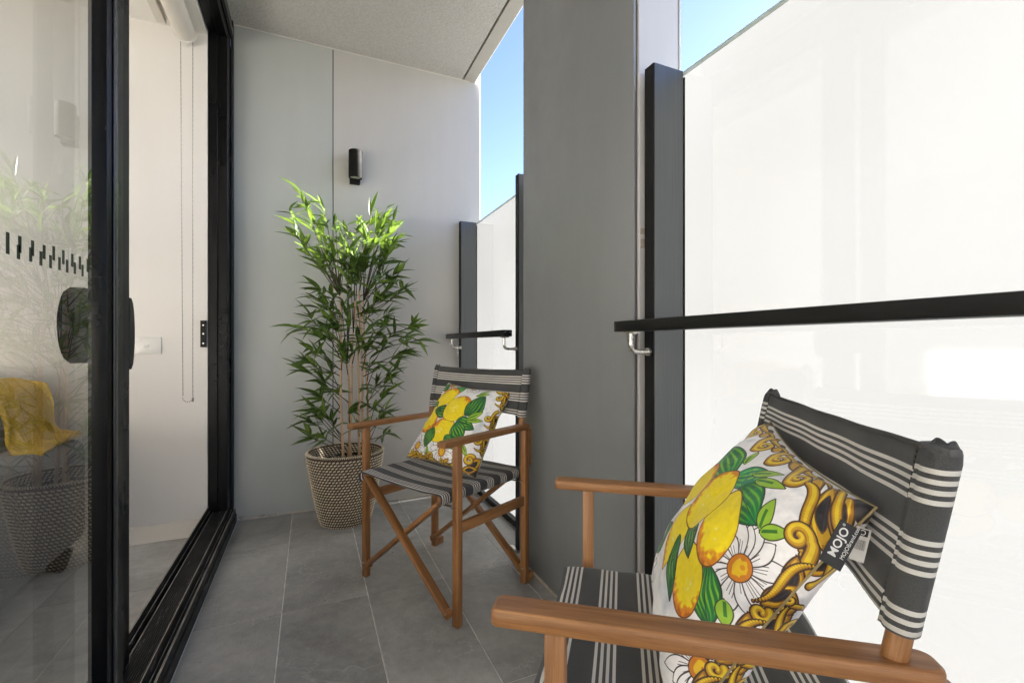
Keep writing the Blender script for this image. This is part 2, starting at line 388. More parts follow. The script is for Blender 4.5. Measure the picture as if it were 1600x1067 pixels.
# sealant and rough mortar along the foot of the wall
b = B(); b.tube([(-.36+k*.12, 3.006, .003+random.uniform(0, .002)) for k in range(12)], .0045, 6)
P(b, 'foot_sealant', SEAL, wl_)
b = B()
rr = random.Random(3)
for k in range(46):
    x = -.372 + rr.random()**1.3*.20; w = rr.uniform(.005, .018); h = rr.uniform(.008, .032)*(1-.5*(x+.372)/.2); y = 3.010
    b._add([(x-w, y, 0), (x+w, y, 0), (x+w*.6, y-.004-rr.random()*.004, h*.5), (x-w*.5, y-.004, h*.6), (x+rr.uniform(-w, w)*.6, y, h)], [(0, 1, 2, 3), (3, 2, 4), (0, 3, 4), (1, 4, 2)])
P(b, 'rough_mortar', plain('flaky_mortar', (.45, .43, .40), .95, var=.4, vs=60), wl_)
# unseen white facade strip and window wall behind the viewer, there for sun fill
P(B().box(-.52, -.40, -.50, -.32, -.05, ZC+.2), 'panel', CEILW, empty('bounce_facade', (-.46, -1., 0), label='unseen facade wall left of the sliding doors, whitened to bounce sun', cat='wall'))
P(B().box(-.46, -.45, -5.2, -.50, .0, 2.65), 'glass_pane', GLASS, empty('unseen_window_wall', (-.455, -2.8, 0), label='long unseen window wall, invented behind the viewer to let sun in', cat='window'))  # invented glazing, lets sun flood the room floor
# pillar
pl = empty('pillar', (1.0, 1.5, 0), label='dark grey painted pillar between the two frosted glass screens', cat='pillar')
P(B().box(.895, .905, 1.122, 1.907, -.01, ZC, .003, 2), 'cladding_panel', PILLAR, pl)
P(B().box(.905, .914, 1.130, 1.897, -.01, ZC), 'shadow_gap', plain('dark_brown_gap', (.05, .038, .03), .9, var=.4, vs=12), pl)
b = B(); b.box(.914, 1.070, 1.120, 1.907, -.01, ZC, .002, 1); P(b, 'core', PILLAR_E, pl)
P(B().box(1.070, 1.0745, 1.128, 1.90, -.01, ZC), 'shadow_gap', plain('brown_gap', (.12, .09, .07), .9), pl)
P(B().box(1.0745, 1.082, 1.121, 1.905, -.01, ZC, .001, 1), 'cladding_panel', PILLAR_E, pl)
b = B(); rr = random.Random(5)
for zz, hh in ((1.335, .018), (1.295, .026)):
    b.box(.9175, .9395, 1.1165, 1.1205, zz, zz+hh, .001, 1)
P(b, 'repair_patch', plain('pale_brown_filler', (.42, .37, .32), .9, var=.3, vs=80), pl)
b = B().tube([(.892, y, .004) for y in (1.0, 1.3, 1.6, 1.915)], .005, 6); P(b, 'foot_sealant', SEAL, pl)

# ------------------------------------------------------------------ glass screens with posts
ZT = 1.828; GX = 1.040
def post(y0, y1, label):
    t = empty('screen_post', (.98, (y0+y1)/2, 0), label=label, cat='post', group='metal posts of the glass screens')
    P(B().box(.926, 1.036, y0, y1, 0, ZT, .0012, 1), 'blade', POSTM, t)
    P(B().box(.9225, .9262, y0+.001, y1-.001, 0, ZT-.001), 'face_strip', BLACK2, t)
    P(B().box(1.0365, 1.0385, y0-.004, y1+.004, 0, ZT-.02), 'gasket', BLACK2, t)
    P(B().box(.905, .922, y0-.03, y1+.03, .0, .006, .001, 1), 'foot_plate', STEEL, t)
    return t
post(1.063, 1.104, 'grey metal blade post right of the pillar, beside the close chair')
post(2.020, 2.056, 'metal post mostly hidden behind the left edge of the pillar')
post(2.953, 2.992, 'grey metal blade post against the end wall')
post(-.02, .021, 'grey metal blade post beside the viewer, behind the close chair')
post(-1.62, -1.579, 'grey metal blade post behind the viewer, nearer one')
post(-3.22, -3.179, 'grey metal blade post behind the viewer, farther one')
def screen(y0, y1, label, loc):
    t = empty('glass_screen', (GX, loc, 0), label=label, cat='glass screen', group='frosted glass balcony screens')
    b = B(); b.box(GX, GX+.012, y0, y1, .03, ZT-.003, 0)
    for f in b.bm.faces:
        f.normal_update(); f.material_index = 1 if f.normal.x > .9 else (0 if f.normal.x < -.9 else 2)
    P(b, 'frosted_pane', [CLEAR, FROST, GEDGE], t)
    P(B().box(GX-.018, GX+.035, y0, y1, .0, .0345, .002, 1), 'base_channel', BLACK2, t)
    P(B().box(GX-.001, GX+.013, y0, y1, ZT-.0028, ZT+.001), 'top_edge', GEDGE, t)
screen(-1.60, 1.1195, 'large bright frosted glass screen behind the close chair', 0)
screen(1.905, 3.0, 'narrow frosted glass screen between pillar and end wall', 2.5)
cg = empty('glass_screen', (GX, -3.4, 0), label='unseen clear low glass screen, added behind the viewer to let sun in', cat='glass screen')  # added out of view, clear and low so direct sun brightens the balcony
P(B().box(GX, GX+.012, -5.2, -1.605, .03, 1.0), 'unseen_clear_pane', CLEAR, cg)
P(B().box(GX-.018, GX+.035, -5.2, -1.605, .0, .0345, .002, 1), 'base_channel', BLACK2, cg)
def rail(y0, y1, brks, label):
    t = empty('handrail', (.856, (y0+y1)/2, 1.04), label=label, cat='handrail', group='black handrails on the glass screens')
    P(B().box(.832, .878, y0, y1, 1.037, 1.069, .004, 2), 'rail', BLACK2, t)
    for y in brks:
        pts = [(.855, y, 1.037), (.855, y, 1.0), (.8565, y, .990), (.862, y, .9825), (.870, y, .979), (.884, y, .978), (.925, y, .978)]
        br = P(B().tube(pts, .0068, 12), 'bracket', STEEL, t)
        q = B().tube([(.914, y, .978), (.924, y, .978)], .012, 16); P(q, 'rose', STEEL, t)
        P(B().box(.846, .872, y-.022, y+.022, 1.032, 1.0368, .001, 1), 'saddle', STEEL, t)
        P(B().tube([(.856, y-.018, 1.030), (.856, y-.018, 1.0325)], .004, 8), 'screw', STEEL, t)
    for yy in (y0-.003, y1+.003):
        P(B().box(.8325, .8775, yy-.004, yy+.004, 1.0375, 1.0685, .002, 1), 'end_cap', BLACK2, t)
        for x in (.842, .868): P(B().tube([(x, yy-.0052, 1.058), (x, yy-.0038, 1.058)], .0028, 8), 'screw', STEEL, t)
    return t
rail(-5.1, 1.128, (1.083, .0, -1.6, -3.2), 'long black handrail in front of the large glass screen')
r2 = rail(2.0, 2.985, (2.038, 2.94), 'short black handrail beyond the pillar, above the far chair back')
P(B().tube([(.895, 2.93, .985), (.895, 2.93, .925)], .0022, 6).tube([(.893, 2.93, .925), (.893, 2.918, .92), (.893, 2.912, .93)], .002, 6), 'hook', STEEL, r2)

# ------------------------------------------------------------------ sliding door frame, sill, panels
df = empty('door_frame', (-.45, 1.2, 0), label='black aluminium sliding door frame with worn stepped sill', cat='door frame')
prof = [(-.380, 0), (-.381, .042), (-.3835, .045), (-.386, .045), (-.3865, .074), (-.388, .0765), (-.391, .0765), (-.3915, .072), (-.4005, .072), (-.401, .0765), (-.4035, .0765), (-.404, .066), (-.407, .066), (-.4075, .109), (-.4115, .111)]
x = -.414
while x > -.468: prof += [(x, .111), (x-.0012, .1096), (x-.0028, .1096), (x-.004, .111)]; x -= .0062
prof += [(-.4735, .111), (-.4745, .098), (-.484, .098), (-.485, .120), (-.487, .121), (-.4875, .100), (-.4915, .100), (-.492, .1415), (-.4955, .1425), (-.4975, .14), (-.498, 0)]
b = B(); b.grid([[(x, y, z) for x, z in prof] for y in (-.32, 3.0)])
P(b, 'sill', SILL, df, sharp=20)
for x_, z_ in ((-.3873, .0768), (-.3907, .0768), (-.4025, .0770), (-.4095, .1105), (-.4722, .1114), (-.4861, .1215), (-.4937, .1425)):
    P(B().box(x_-.001, x_+.001, -.32, 2.99, z_-.0008, z_+.0006), 'worn_ridge', WORN, df)
P(B().box(-.500, -.4985, -.32, 2.859, -.01, .006), 'sill_edge', plain('pale_sill_edge', (.5, .46, .4), .5), df)
b = B(); b.box(-.495, -.452, 2.862, 3.0, .10, 2.66, .002, 1).box(-.451, -.408, 2.868, 3.004, .10, 2.66, .002, 1); P(b, 'jamb', BLACK, df)
P(B().box(-.4075, -.395, 2.97, 3.008, .08, ZC, .002, 1), 'jamb_trim', m_alu('grey_black_trim', .03, .4), df)
b = B(); b.box(-.495, -.452, -.32, 2.99, 2.655, ZC, .002, 1).box(-.451, -.410, -.32, 2.99, 2.647, ZC-.002, .002, 1).box(-.409, -.402, -.32, 2.97, 2.70, ZC-.001, .001, 1)
P(b, 'head', BLACK, df)
P(B().box(-.401, -.395, -.32, 2.97, 2.72, 2.755, .001, 1), 'head_trim', m_alu('head_bead', .05, .35), df)
P(B().box(-.526, -.499, 2.842, 2.8585, .985, 1.125, .002, 1), 'lock_strike', BLACK, df)
b = B()
for z in (1.005, 1.055, 1.10): b.tube([(-.5125, 2.8395, z), (-.5125, 2.8415, z)], .004, 10)
P(b, 'strike_screws', STEEL, df)
def door(name, xf, xb, y0, y1, z0, sty, label, handle=None, pane_x=None):
    t = empty(name, ((xf+xb)/2, (y0+y1)/2, z0), label=label, cat='sliding door', group='glazed sliding door panels')
    z1 = 2.655; xm = (xf+xb)/2
    for a, c in ((y1-sty, y1), (y0, y0+sty)):
        b = B(); b.box(xb, xf, a, c, z0, z1, .0025, 2)
        P(b, 'stile', BLACK, t)
        P(B().box(xf+.0005, xf+.004, a+sty*.30, a+sty*.52, z0+.01, z1-.01, .0016, 2), 'rib', RIBM, t)
    P(B().box(xb+.002, xf-.002, y0+sty, y1-sty, z0, z0+.085, .002, 1), 'bottom_rail', BLACK, t)
    P(B().box(xb+.002, xf-.002, y0+sty, y1-sty, z1-.07, z1, .002, 1), 'top_rail', BLACK, t)
    P(B().box(xm-.003, xm+.003, y0+sty-.005, y1-sty+.005, z0+.08, z1-.065), 'glass_pane', GLASS, t)
    return t
front = door('sliding_door', -.411, -.445, -.30, 1.385, .112, .098, 'outer black framed glass door panel at the left edge, reflecting the bamboo')
rear = door('sliding_door', -.462, -.490, -.22, 1.60, .115, .155, 'inner glass door panel slid open behind the outer one, with pull handle')
# handle on the inner panel: a bowed plate seen through the glass and a bowed pull on the free edge
def bow(y0, dy, xa, xb_, z0=.955, z1=1.135):
    b = B(); n = 14; rows = []
    for i in range(n+1):
        s_ = i/n; w = math.sin(math.pi*s_)**.45 if 0 < s_ < 1 else 0
        z = z0+(z1-z0)*s_; y = y0+dy*(.35+.65*w)
        rows.append([(xa, y0, z), (xa, y, z), (xb_, y, z), (xb_, y0, z)])
    b.grid(rows, closed=True); b._add(rows[0], [(0, 1, 2, 3)]); b._add(rows[-1], [(3, 2, 1, 0)]); return b
P(bow(1.447, -.098, -.520, -.493), 'handle_plate', BLACK2, rear)
P(bow(1.601, .042, -.475, -.462, .93, 1.13), 'pull_handle', BLACK2, rear)
# safety dashes on the outer pane
tz = empty('safety_decal', (-.428, 1.1, 1.16), label='row of small dark dashes stuck on the left glass door', cat='decal')
DM = plain('dark_decal_film', (.02, .034, .02), .25)
zy = [(12, 380, 34), (31, 382, 26), (29, 394, 22), (51, 388, 24), (48, 398, 22), (69, 394, 22), (64, 404, 22), (84, 396, 22), (79, 409, 20), (99, 402, 22), (93, 412, 20), (113, 407, 20), (105, 416, 20), (125, 411, 20), (117, 419, 18), (137, 415, 20), (129, 423, 18)]
sy, cy_ = math.sin(YAW), math.cos(YAW)
for px, py, L in zy:
    r = (px-800)/716.; dx = sy+r*cy_; dy = cy_-r*sy; X = -.4245; tt = X/dx; Y = dy*tt; Z = 1-(py-538)/716.*tt; h = L/716.*tt/2*1.0
    P(B().box(X-.0004, X+.0004, Y-.0040, Y+.0040, Z-h, Z+h), 'dash', DM, tz)

# ------------------------------------------------------------------ the room behind
rm = empty('room_walls', (-2.5, 2.9, 0), label='cream painted room wall seen through the open door', cat='wall')
P(B().box(-4.75, -.497, 2.86, 2.99, -.05, 2.75), 'wall', CREAM, rm)
P(B().box(-4.75, -.500, 2.845, 2.8595, .0, .088, .003, 1), 'skirting_board', plain('white_skirting', (.72, .68, .62), .45, var=.02), rm)
P(B().box(-3.75, -3.6, -5.3, 2.86, -.05, 2.75), 'far_wall', CREAM, rm)
P(B().box(-3.6, -.52, -5.35, -5.2, -.05, 2.75), 'side_wall', CREAM, rm)
tag(B().box(-4.75, -.500, -5.3, 2.86, 2.63, 2.78).done('room_ceiling', CEILW), kind='structure')
# light switch
sw = empty('light_switch', (-.756, 2.857, .993), label='white light switch plate on the cream room wall', cat='switch')
P(B().box(-.819, -.694, 2.852, 2.8595, .951, 1.036, .002, 2), 'plate', PLASTIC, sw)
P(B().box(-.768, -.745, 2.848, 2.8525, .986, 1.0, .0015, 2), 'rocker', PLASTIC, sw)
# roller blind
bl = empty('roller_blind', (-.594, 2.0, 2.6), label='cream roller blind tube with bead chain above the door', cat='blind')
P(B().tube([(-.585, -.2, 2.585), (-.585, 2.80, 2.585)], .047, 28), 'tube', BLINDM, bl)
P(B().tube([(-.585, 2.80, 2.585), (-.585, 2.815, 2.585)], .050, 28), 'end_bracket', PLASTIC, bl)
P(B().box(-.70, -.66, -.2, 2.80, 2.60, 2.628, .003, 1), 'headrail', BLINDM, bl)
b = B(); ico = []
def bead(b, c, r):
    c = Vector(c); v = [(r, 0, 0), (-r, 0, 0), (0, r, 0), (0, -r, 0), (0, 0, r), (0, 0, -r)]
    b._add([c+Vector(q) for q in v], [(0, 2, 4), (2, 1, 4), (1, 3, 4), (3, 0, 4), (2, 0, 5), (1, 2, 5), (3, 1, 5), (0, 3, 5)])
path = []; z = 2.58
while z > .735: path.append((-.604+.010*(2.58-z)/1.85, 2.81, z)); z -= .0065
for a in range(0, 181, 22): path.append((-.5735-.0215*math.cos(R(a)), 2.81, .728-.022*math.sin(R(a))))
z = .735
while z < 2.58: path.append((-.552, 2.81, z)); z += .0065
for q in path: bead(b, q, .0029)
P(b, 'bead_chain', plain('dull_bead_chain', (.07, .065, .06), .5, .5), bl, kind='stuff')
P(B().box(-.556, -.548, 2.806, 2.814, .706, .728, .002, 1), 'chain_joiner', plain('grey_joiner', (.2, .19, .18), .5), bl)
# sofa, throw, cushion, rug
def slab(x0, x1, y0, y1, z0, z1, r, name, m, par, puff=0):
    b = B(); b.box(x0, x1, y0, y1, z0, z1, r, 4); return P(b, name, m, par)
sf = empty('sofa', (-1.8, 2.4, 0), label='charcoal grey fabric sofa in the room behind the left glass door', cat='sofa')
slab(-2.3, -1.24, 1.3, 2.78, .10, .42, .05, 'base', SOFA, sf)
slab(-1.26, -.965, 1.25, 2.81, .085, .566, .055, 'armrest', SOFA, sf)
slab(-1.62, -1.13, 2.42, 2.80, .40, .815, .10, 'back_cushion', SOFA, sf)
slab(-2.3, -1.28, 1.32, 2.44, .40, .50, .04, 'seat_cushion', SOFA, sf)
for x in (-1.03, -2.2):
    for y in (2.66, 1.4): P(B().bar((x, y, 0), (x+.02, y+.02, .09), .06, .05, (0, 1, 0)), 'foot', BLACK2, sf)
def cloth(name, fn, nu, nv, mat, thick, **k):
    b = B(); b.grid([[fn(i/nu, j/nv) for j in range(nv+1)] for i in range(nu+1)], [[(i/nu, j/nv) for j in range(nv+1)] for i in range(nu+1)])
    o = b.done(name, mat, solid=thick, sharp=80); return tag(o, **k)
def thr(u, v):
    # path over the back corner of the sofa and down its end
    pts = [(-1.66, .66), (-1.60, .80), (-1.45, .832), (-1.22, .832), (-1.125, .80), (-1.10, .72), (-1.085, .64), (-1.05, .590), (-.985, .580)]
    f = u*(len(pts)-1); i = min(int(f), len(pts)-2); a = f-i
    x = pts[i][0]*(1-a)+pts[i+1][0]*a; z = pts[i][1]*(1-a)+pts[i+1][1]*a
    y = 2.44+.35*v - .02*math.sin(u*9)
    fold = .010*math.sin(v*26+u*5)+.006*math.sin(v*47-u*8)+.004
    return (x+fold*.7, y, z+fold-.03*(1-v)**3)
cloth('throw_blanket', thr, 40, 60, THROW, .012, label='mustard yellow knitted throw over the sofa corner', cat='blanket')
pb = B(); pb.box(-.03, .03, -.17, .17, -.17, .17, .028, 4)
PAT = None
m, t, p = nt('black_white_knit'); n = N(t); w_ = n('TexWave', wave_type='BANDS', bands_direction='Z', i_Scale=14., i_Distortion=6.); w_.inputs['Detail Scale'].default_value = 8; t.links.new(n.map(), w_.inputs['Vector'])
t.links.new(n.mix(n.ramp(w_.outputs[1], .45, .55), (.03, .03, .03), (.7, .7, .68)), p.inputs['Base Color'])
o = pb.done('sofa_cushion', m); o.location = (-1.42, 2.28, .66); o.rotation_euler = (R(-12), R(8), R(60)); tag(o, 'black and white patterned cushion at the sofa end, at the photo edge', 'cushion')

# ------------------------------------------------------------------ wall lamp
lp = empty('wall_lamp', (.25, 2.94, 2.1), label='small dark cylinder wall lamp above the bamboo', cat='wall lamp')
LX, LY = .252, 2.945
b = B(); r = .040
b.lathe([(0, 2.180), (r-.003, 2.180), (r, 2.177), (r, 2.016), (r-.002, 2.012), (r-.005, 2.012), (r-.006, 2.022), (0, 2.022)], (LX, LY), 40); P(b, 'body', DARKP, lp)
b = B(); b.lathe([(0, 2.019), (r-.008, 2.019), (r-.008, 2.0215)], (LX, LY), 32); P(b, 'lens', LENS, lp)
P(B().box(LX-.030, LX+.030, LY+.025, 3.0095, 1.992, 2.15, .002, 1), 'mount', DARKP, lp)

# ------------------------------------------------------------------ basket
BX, BY = .184, 2.765
bk = empty('basket', (BX, BY, 0), label='round woven seagrass planter basket in the corner', cat='basket')
H_ = .395
def brad(z): return .128 + .079*(z/H_)**.75
def ring_pt(a, z, off=0):
    r = brad(z)+off; return Vector((BX+r*math.cos(a), BY+r*math.sin(a), z))
core = B(); prof = [(0, .003), (brad(0)-.004, .003)] + [(brad(k*H_/26), k*H_/26+.001) for k in range(27)] + [(brad(H_)-.006, H_+.004)] + [(brad(k*H_/26)-.012, k*H_/26) for k in range(26, 5, -1)]
core.lathe(prof, (BX, BY), 72); P(core, 'coil_core', ROPED, bk)
wv = B(); rows = 25; cnt = 62
ha = [math.pi+.05, .25]   # handle openings
for inner in (0, 1):
    for k in range(rows if not inner else 12):
        z0 = .008+k*(H_-.010)/rows if not inner else H_-.008-k*.0125
        n_ = cnt
        for i in range(n_):
            a = 2*math.pi*(i+.5*(k % 2)+.12*k)/n_+random.uniform(-.004, .004)
            if any(abs((a-h+math.pi) % (2*math.pi)-math.pi) < .20 and .325 < z0 < .362 for h in ha): continue
            da = .37*2*math.pi/n_; h = .0062; ou = .0038 if not inner else -.0155; th = .0032 if not inner else -.003
            tl = .0022
            c = [ring_pt(a-da, z0-tl-h*.5, ou-th*.8), ring_pt(a, z0-h*.7, ou), ring_pt(a+da, z0+tl-h*.4, ou-th*.8), ring_pt(a+da, z0+tl+h*.5, ou-th*.8), ring_pt(a, z0+h*.8, ou), ring_pt(a-da, z0-tl+h*.5, ou-th*.8),
                 ring_pt(a-da*.4, z0-tl*.4, ou+th*.7), ring_pt(a+da*.4, z0+tl*.4, ou+th*.7)]
            fs = [(0, 1, 6), (1, 7, 6), (1, 2, 7), (2, 3, 7), (3, 4, 7), (4, 6, 7), (4, 5, 6), (5, 0, 6)]
            if inner: fs = [f[::-1] for f in fs]
            wv._add(c, fs)
P(wv, 'weave', ROPE, bk, kind='stuff', sharp=70)
b = B()
for k in range(cnt*2):
    a = 2*math.pi*k/(cnt*2); p0 = ring_pt(a, H_+.001, .004); p1 = ring_pt(a+.055, H_+.007, -.012)
    b.tube([p0, (p0+p1)/2+Vector((0, 0, .005)), p1], .0024, 5)
P(b, 'rim_wrapping', ROPE, bk, kind='stuff')
for h in ha:
    b = B(); b.tube([ring_pt(h+q*.19, .343+.018*math.cos(q*math.pi/2) , .004) for q in (-1, -.6, -.2, .2, .6, 1)], .0045, 8)
    b.tube([ring_pt(h+q*.19, .343-.016*math.cos(q*math.pi/2) , .004) for q in (-1, -.6, -.2, .2, .6, 1)], .0045, 8); P(b, 'handle_hole', ROPE, bk)
    g = B(); g.grid([[ring_pt(h+q*.17, .343+s_*.013*math.cos(q*math.pi/2), .002) for q in (-1, -.5, 0, .5, 1)] for s_ in (-1, 1)]); P(g, 'handle_gap', plain('pale_gap', (.5, .49, .46), .9), bk)

# ------------------------------------------------------------------ bamboo
pt = empty('bamboo_plant', (BX, BY, .26), label='tall artificial bamboo plant with thin canes standing in the woven basket', cat='plant')
P(B().lathe([(0, .31), (.13, .31), (.15, .325)], (BX, BY), 32).lathe([(.15, .325), (.152, .10)], (BX, BY), 32), 'nursery_pot', SOIL, pt)
P(B().lathe([(.155, .335), (.16, .345), (.165, .335)], (BX+.02, BY+.01), 24), 'pot_rim', SOIL, pt)
def atY(px, py, Y):
    r = (px-800)/716.; dx = sy+r*cy_; dy = cy_-r*sy; tt = Y/dy
    return Vector((dx*tt, Y, 1-(py-538)/716.*tt))
canes = []
for (x0, x1, ytop, Y) in ((536, 531, 462, 2.70), (549, 543, 568, 2.74), (563, 556, 470, 2.69), (569, 562, 455, 2.78), (577, 568, 470, 2.82), (545, 552, 520, 2.84)):
    a = atY(x0, 712, Y); b_ = atY(x1, ytop, Y); a.z = .30; canes.append((a, b_))
    n = 12; pts = []; rad = []
    for i in range(n+1):
        f = i/n; pts.append(a.lerp(b_, f)+Vector((math.sin(f*7+x0)*.004, 0, 0))); rad.append(.0078*(1-.3*f))
    cn = P(B().tube(pts, rad, 9), 'cane', CANE, pt)
    for i in range(1, 7):
        q = a.lerp(b_, i/7.+random.uniform(-.03, .03))
        o = B().tube([q-Vector((0, 0, .003)), q, q+Vector((0, 0, .003))], [.0066, .0090, .0066], 8).done('cane_node', CANE); o.parent = cn
tips = [(470, 300, -1), (452, 330, -1), (485, 322, -1), (462, 366, -1), (505, 318, 0), (488, 350, -1), (505, 368, -1), (524, 345, 0), (542, 352, 0), (520, 388, -1), (545, 385, 0), (560, 408, 1),
 (558, 342, 0), (580, 330, 0), (604, 326, 1), (616, 345, 1), (618, 372, 1), (606, 392, 1), (590, 362, 0), (574, 372, 0), (596, 345, 1), (568, 358, 0), (612, 358, 1),
 (497, 400, -1), (508, 422, -1), (538, 412, 0), (568, 412, 0), (598, 430, 1), (622, 424, 1), (636, 446, 1), (622, 462, 1), (530, 438, -1), (558, 434, 0), (496, 446, -1), (494, 466, -1), (518, 458, -1), (604, 405, 1), (580, 445, 1), (612, 448, 1), (545, 460, 0), (590, 466, 1),
 (462, 512, -1), (484, 496, -1), (500, 482, -1), (500, 524, -1), (482, 544, -1), (474, 560, -1), (502, 548, -1), (520, 500, -1), (546, 500, 0), (560, 524, 0), (590, 500, 1), (608, 488, 1), (618, 520, 1), (516, 530, -1), (575, 485, 1), (534, 480, 0), (600, 470, 1),
 (652, 508, 1), (658, 530, 1), (644, 524, 1), (636, 548, 1), (622, 556, 1), (600, 538, 1), (616, 578, 1), (608, 592, 1), (578, 560, 1), (540, 562, 0), (552, 546, 0), (574, 540, 1),
 (474, 574, -1), (488, 568, -1), (502, 592, -1), (500, 620, -1), (492, 640, -1), (508, 604, -1), (516, 575, -1), (482, 656, -1), (496, 650, -1), (500, 640, -1), (516, 654, -1), (484, 682, -1), (502, 682, -1),
 (590, 598, 1), (604, 612, 1), (586, 632, 1), (602, 640, 1), (592, 655, 1), (606, 676, 1), (545, 640, 0), (560, 668, 0), (575, 605, 1), (520, 610, -1), (585, 575, 1),
 (555, 395, 0), (535, 370, 0), (600, 378, 1), (585, 400, 1), (512, 405, -1), (548, 425, 0), (615, 435, 1), (512, 480, -1), (528, 516, -1), (560, 486, 0), (606, 508, 1), (590, 520, 1), (508, 510, -1), (536, 540, 0)]
def leaf_mesh(L, Wd, droop, fold):
    n = 6; rows = []; uvr = []
    for i in range(n+1):
        s_ = i/n; w = Wd*.5*(math.sin(math.pi*min(1, s_*1.02+.015)**.72)**.9 if 0 < i < n else (.12 if i == 0 else .0))
        x = L*s_; z = -droop*L*s_*s_
        rows.append([(x, -w, z+w*fold), (x, 0, z), (x, w, z+w*fold)]); uvr.append([(s_, 0), (s_, .5), (s_, 1)])
    return rows, uvr
LM = []
for k in range(7):
    for c in range(3):
        b = B(); r_, u_ = leaf_mesh(1.0, random.uniform(.15, .225), random.uniform(.02, .42), random.uniform(.15, .6)); b.grid(r_, u_)
        for f in b.bm.faces: f.smooth = True
        me = bpy.data.meshes.new('leaf'); b.bm.to_mesh(me); b.bm.free(); me.materials.append(LEAF[c]); LM.append((me, r_, u_, c))
tw = B(); leaves = []
rl = random.Random(11)
for (px, py, side) in tips:
    Y = 2.70 + rl.uniform(-.17, .15); tip = atY(px, py, Y)
    cb = min(canes, key=lambda c: abs(c[1].x-tip.x)+rl.uniform(0, .06))
    zst = max(.42, tip.z - rl.uniform(.06, .18)); f = min(1., (zst-cb[0].z)/(cb[1].z-cb[0].z)); st = cb[0].lerp(cb[1], f)
    if zst > cb[1].z: st = cb[1].copy(); 
    midp = st.lerp(tip, .5)+Vector((0, 0, -.02 + .03*rl.random())); pts = [st.lerp(midp, q).lerp(midp.lerp(tip, q), q) for q in (0, .25, .5, .75, 1)]
    tw.tube(pts, [.0028, .0025, .0021, .0017, .001], 5, cap=False)
    d = (pts[-1]-pts[-2]).normalized(); nl = rl.choice((7, 8, 9, 10, 11))
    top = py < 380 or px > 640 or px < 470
    for i in range(nl):
        q = 1-.42*(i/nl)*(.5+rl.random()*.5)
        base = pts[3].lerp(pts[4], (q-.75)/.25) if q > .75 else pts[2].lerp(pts[3], (q-.5)/.25)
        az = math.atan2(d.y, d.x)+rl.gauss(0, 1.0); 
        if rl.random() < .25: az = rl.uniform(0, 6.28)
        el = rl.gauss(.05+.45*max(0, d.z), .5)
        dr = Vector((math.cos(az)*math.cos(el), math.sin(az)*math.cos(el), math.sin(el)))
        dr = (dr + d*.45).normalized()
        L = rl.uniform(.075, .145)
        if (base+dr*L).y > 2.995 : dr.y = -abs(dr.y)
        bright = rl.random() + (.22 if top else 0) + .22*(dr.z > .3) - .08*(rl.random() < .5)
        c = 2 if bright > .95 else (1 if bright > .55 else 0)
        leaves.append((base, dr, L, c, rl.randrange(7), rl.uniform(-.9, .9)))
P(tw, 'branches', TWIG, pt, kind='stuff')
def lmat(base, dr, L, roll):
    q = dr.to_track_quat('X', 'Z') @ Quaternion((1, 0, 0), roll); return Matrix.Translation(base) @ q.to_matrix().to_4x4() @ Matrix.Scale(L, 4)
order = sorted(range(len(leaves)), key=lambda i: leaves[i][0].y - 2*leaves[i][2])
near = set(order[:300]); rest = B(); inv = pt.matrix_basis.inverted()
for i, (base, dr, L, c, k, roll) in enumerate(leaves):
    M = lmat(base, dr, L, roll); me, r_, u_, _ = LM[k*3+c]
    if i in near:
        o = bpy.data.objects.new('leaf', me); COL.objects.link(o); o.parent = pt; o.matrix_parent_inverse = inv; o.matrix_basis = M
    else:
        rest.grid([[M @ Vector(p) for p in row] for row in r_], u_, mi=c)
P(rest, 'foliage', LEAF, pt, kind='stuff', sharp=80)

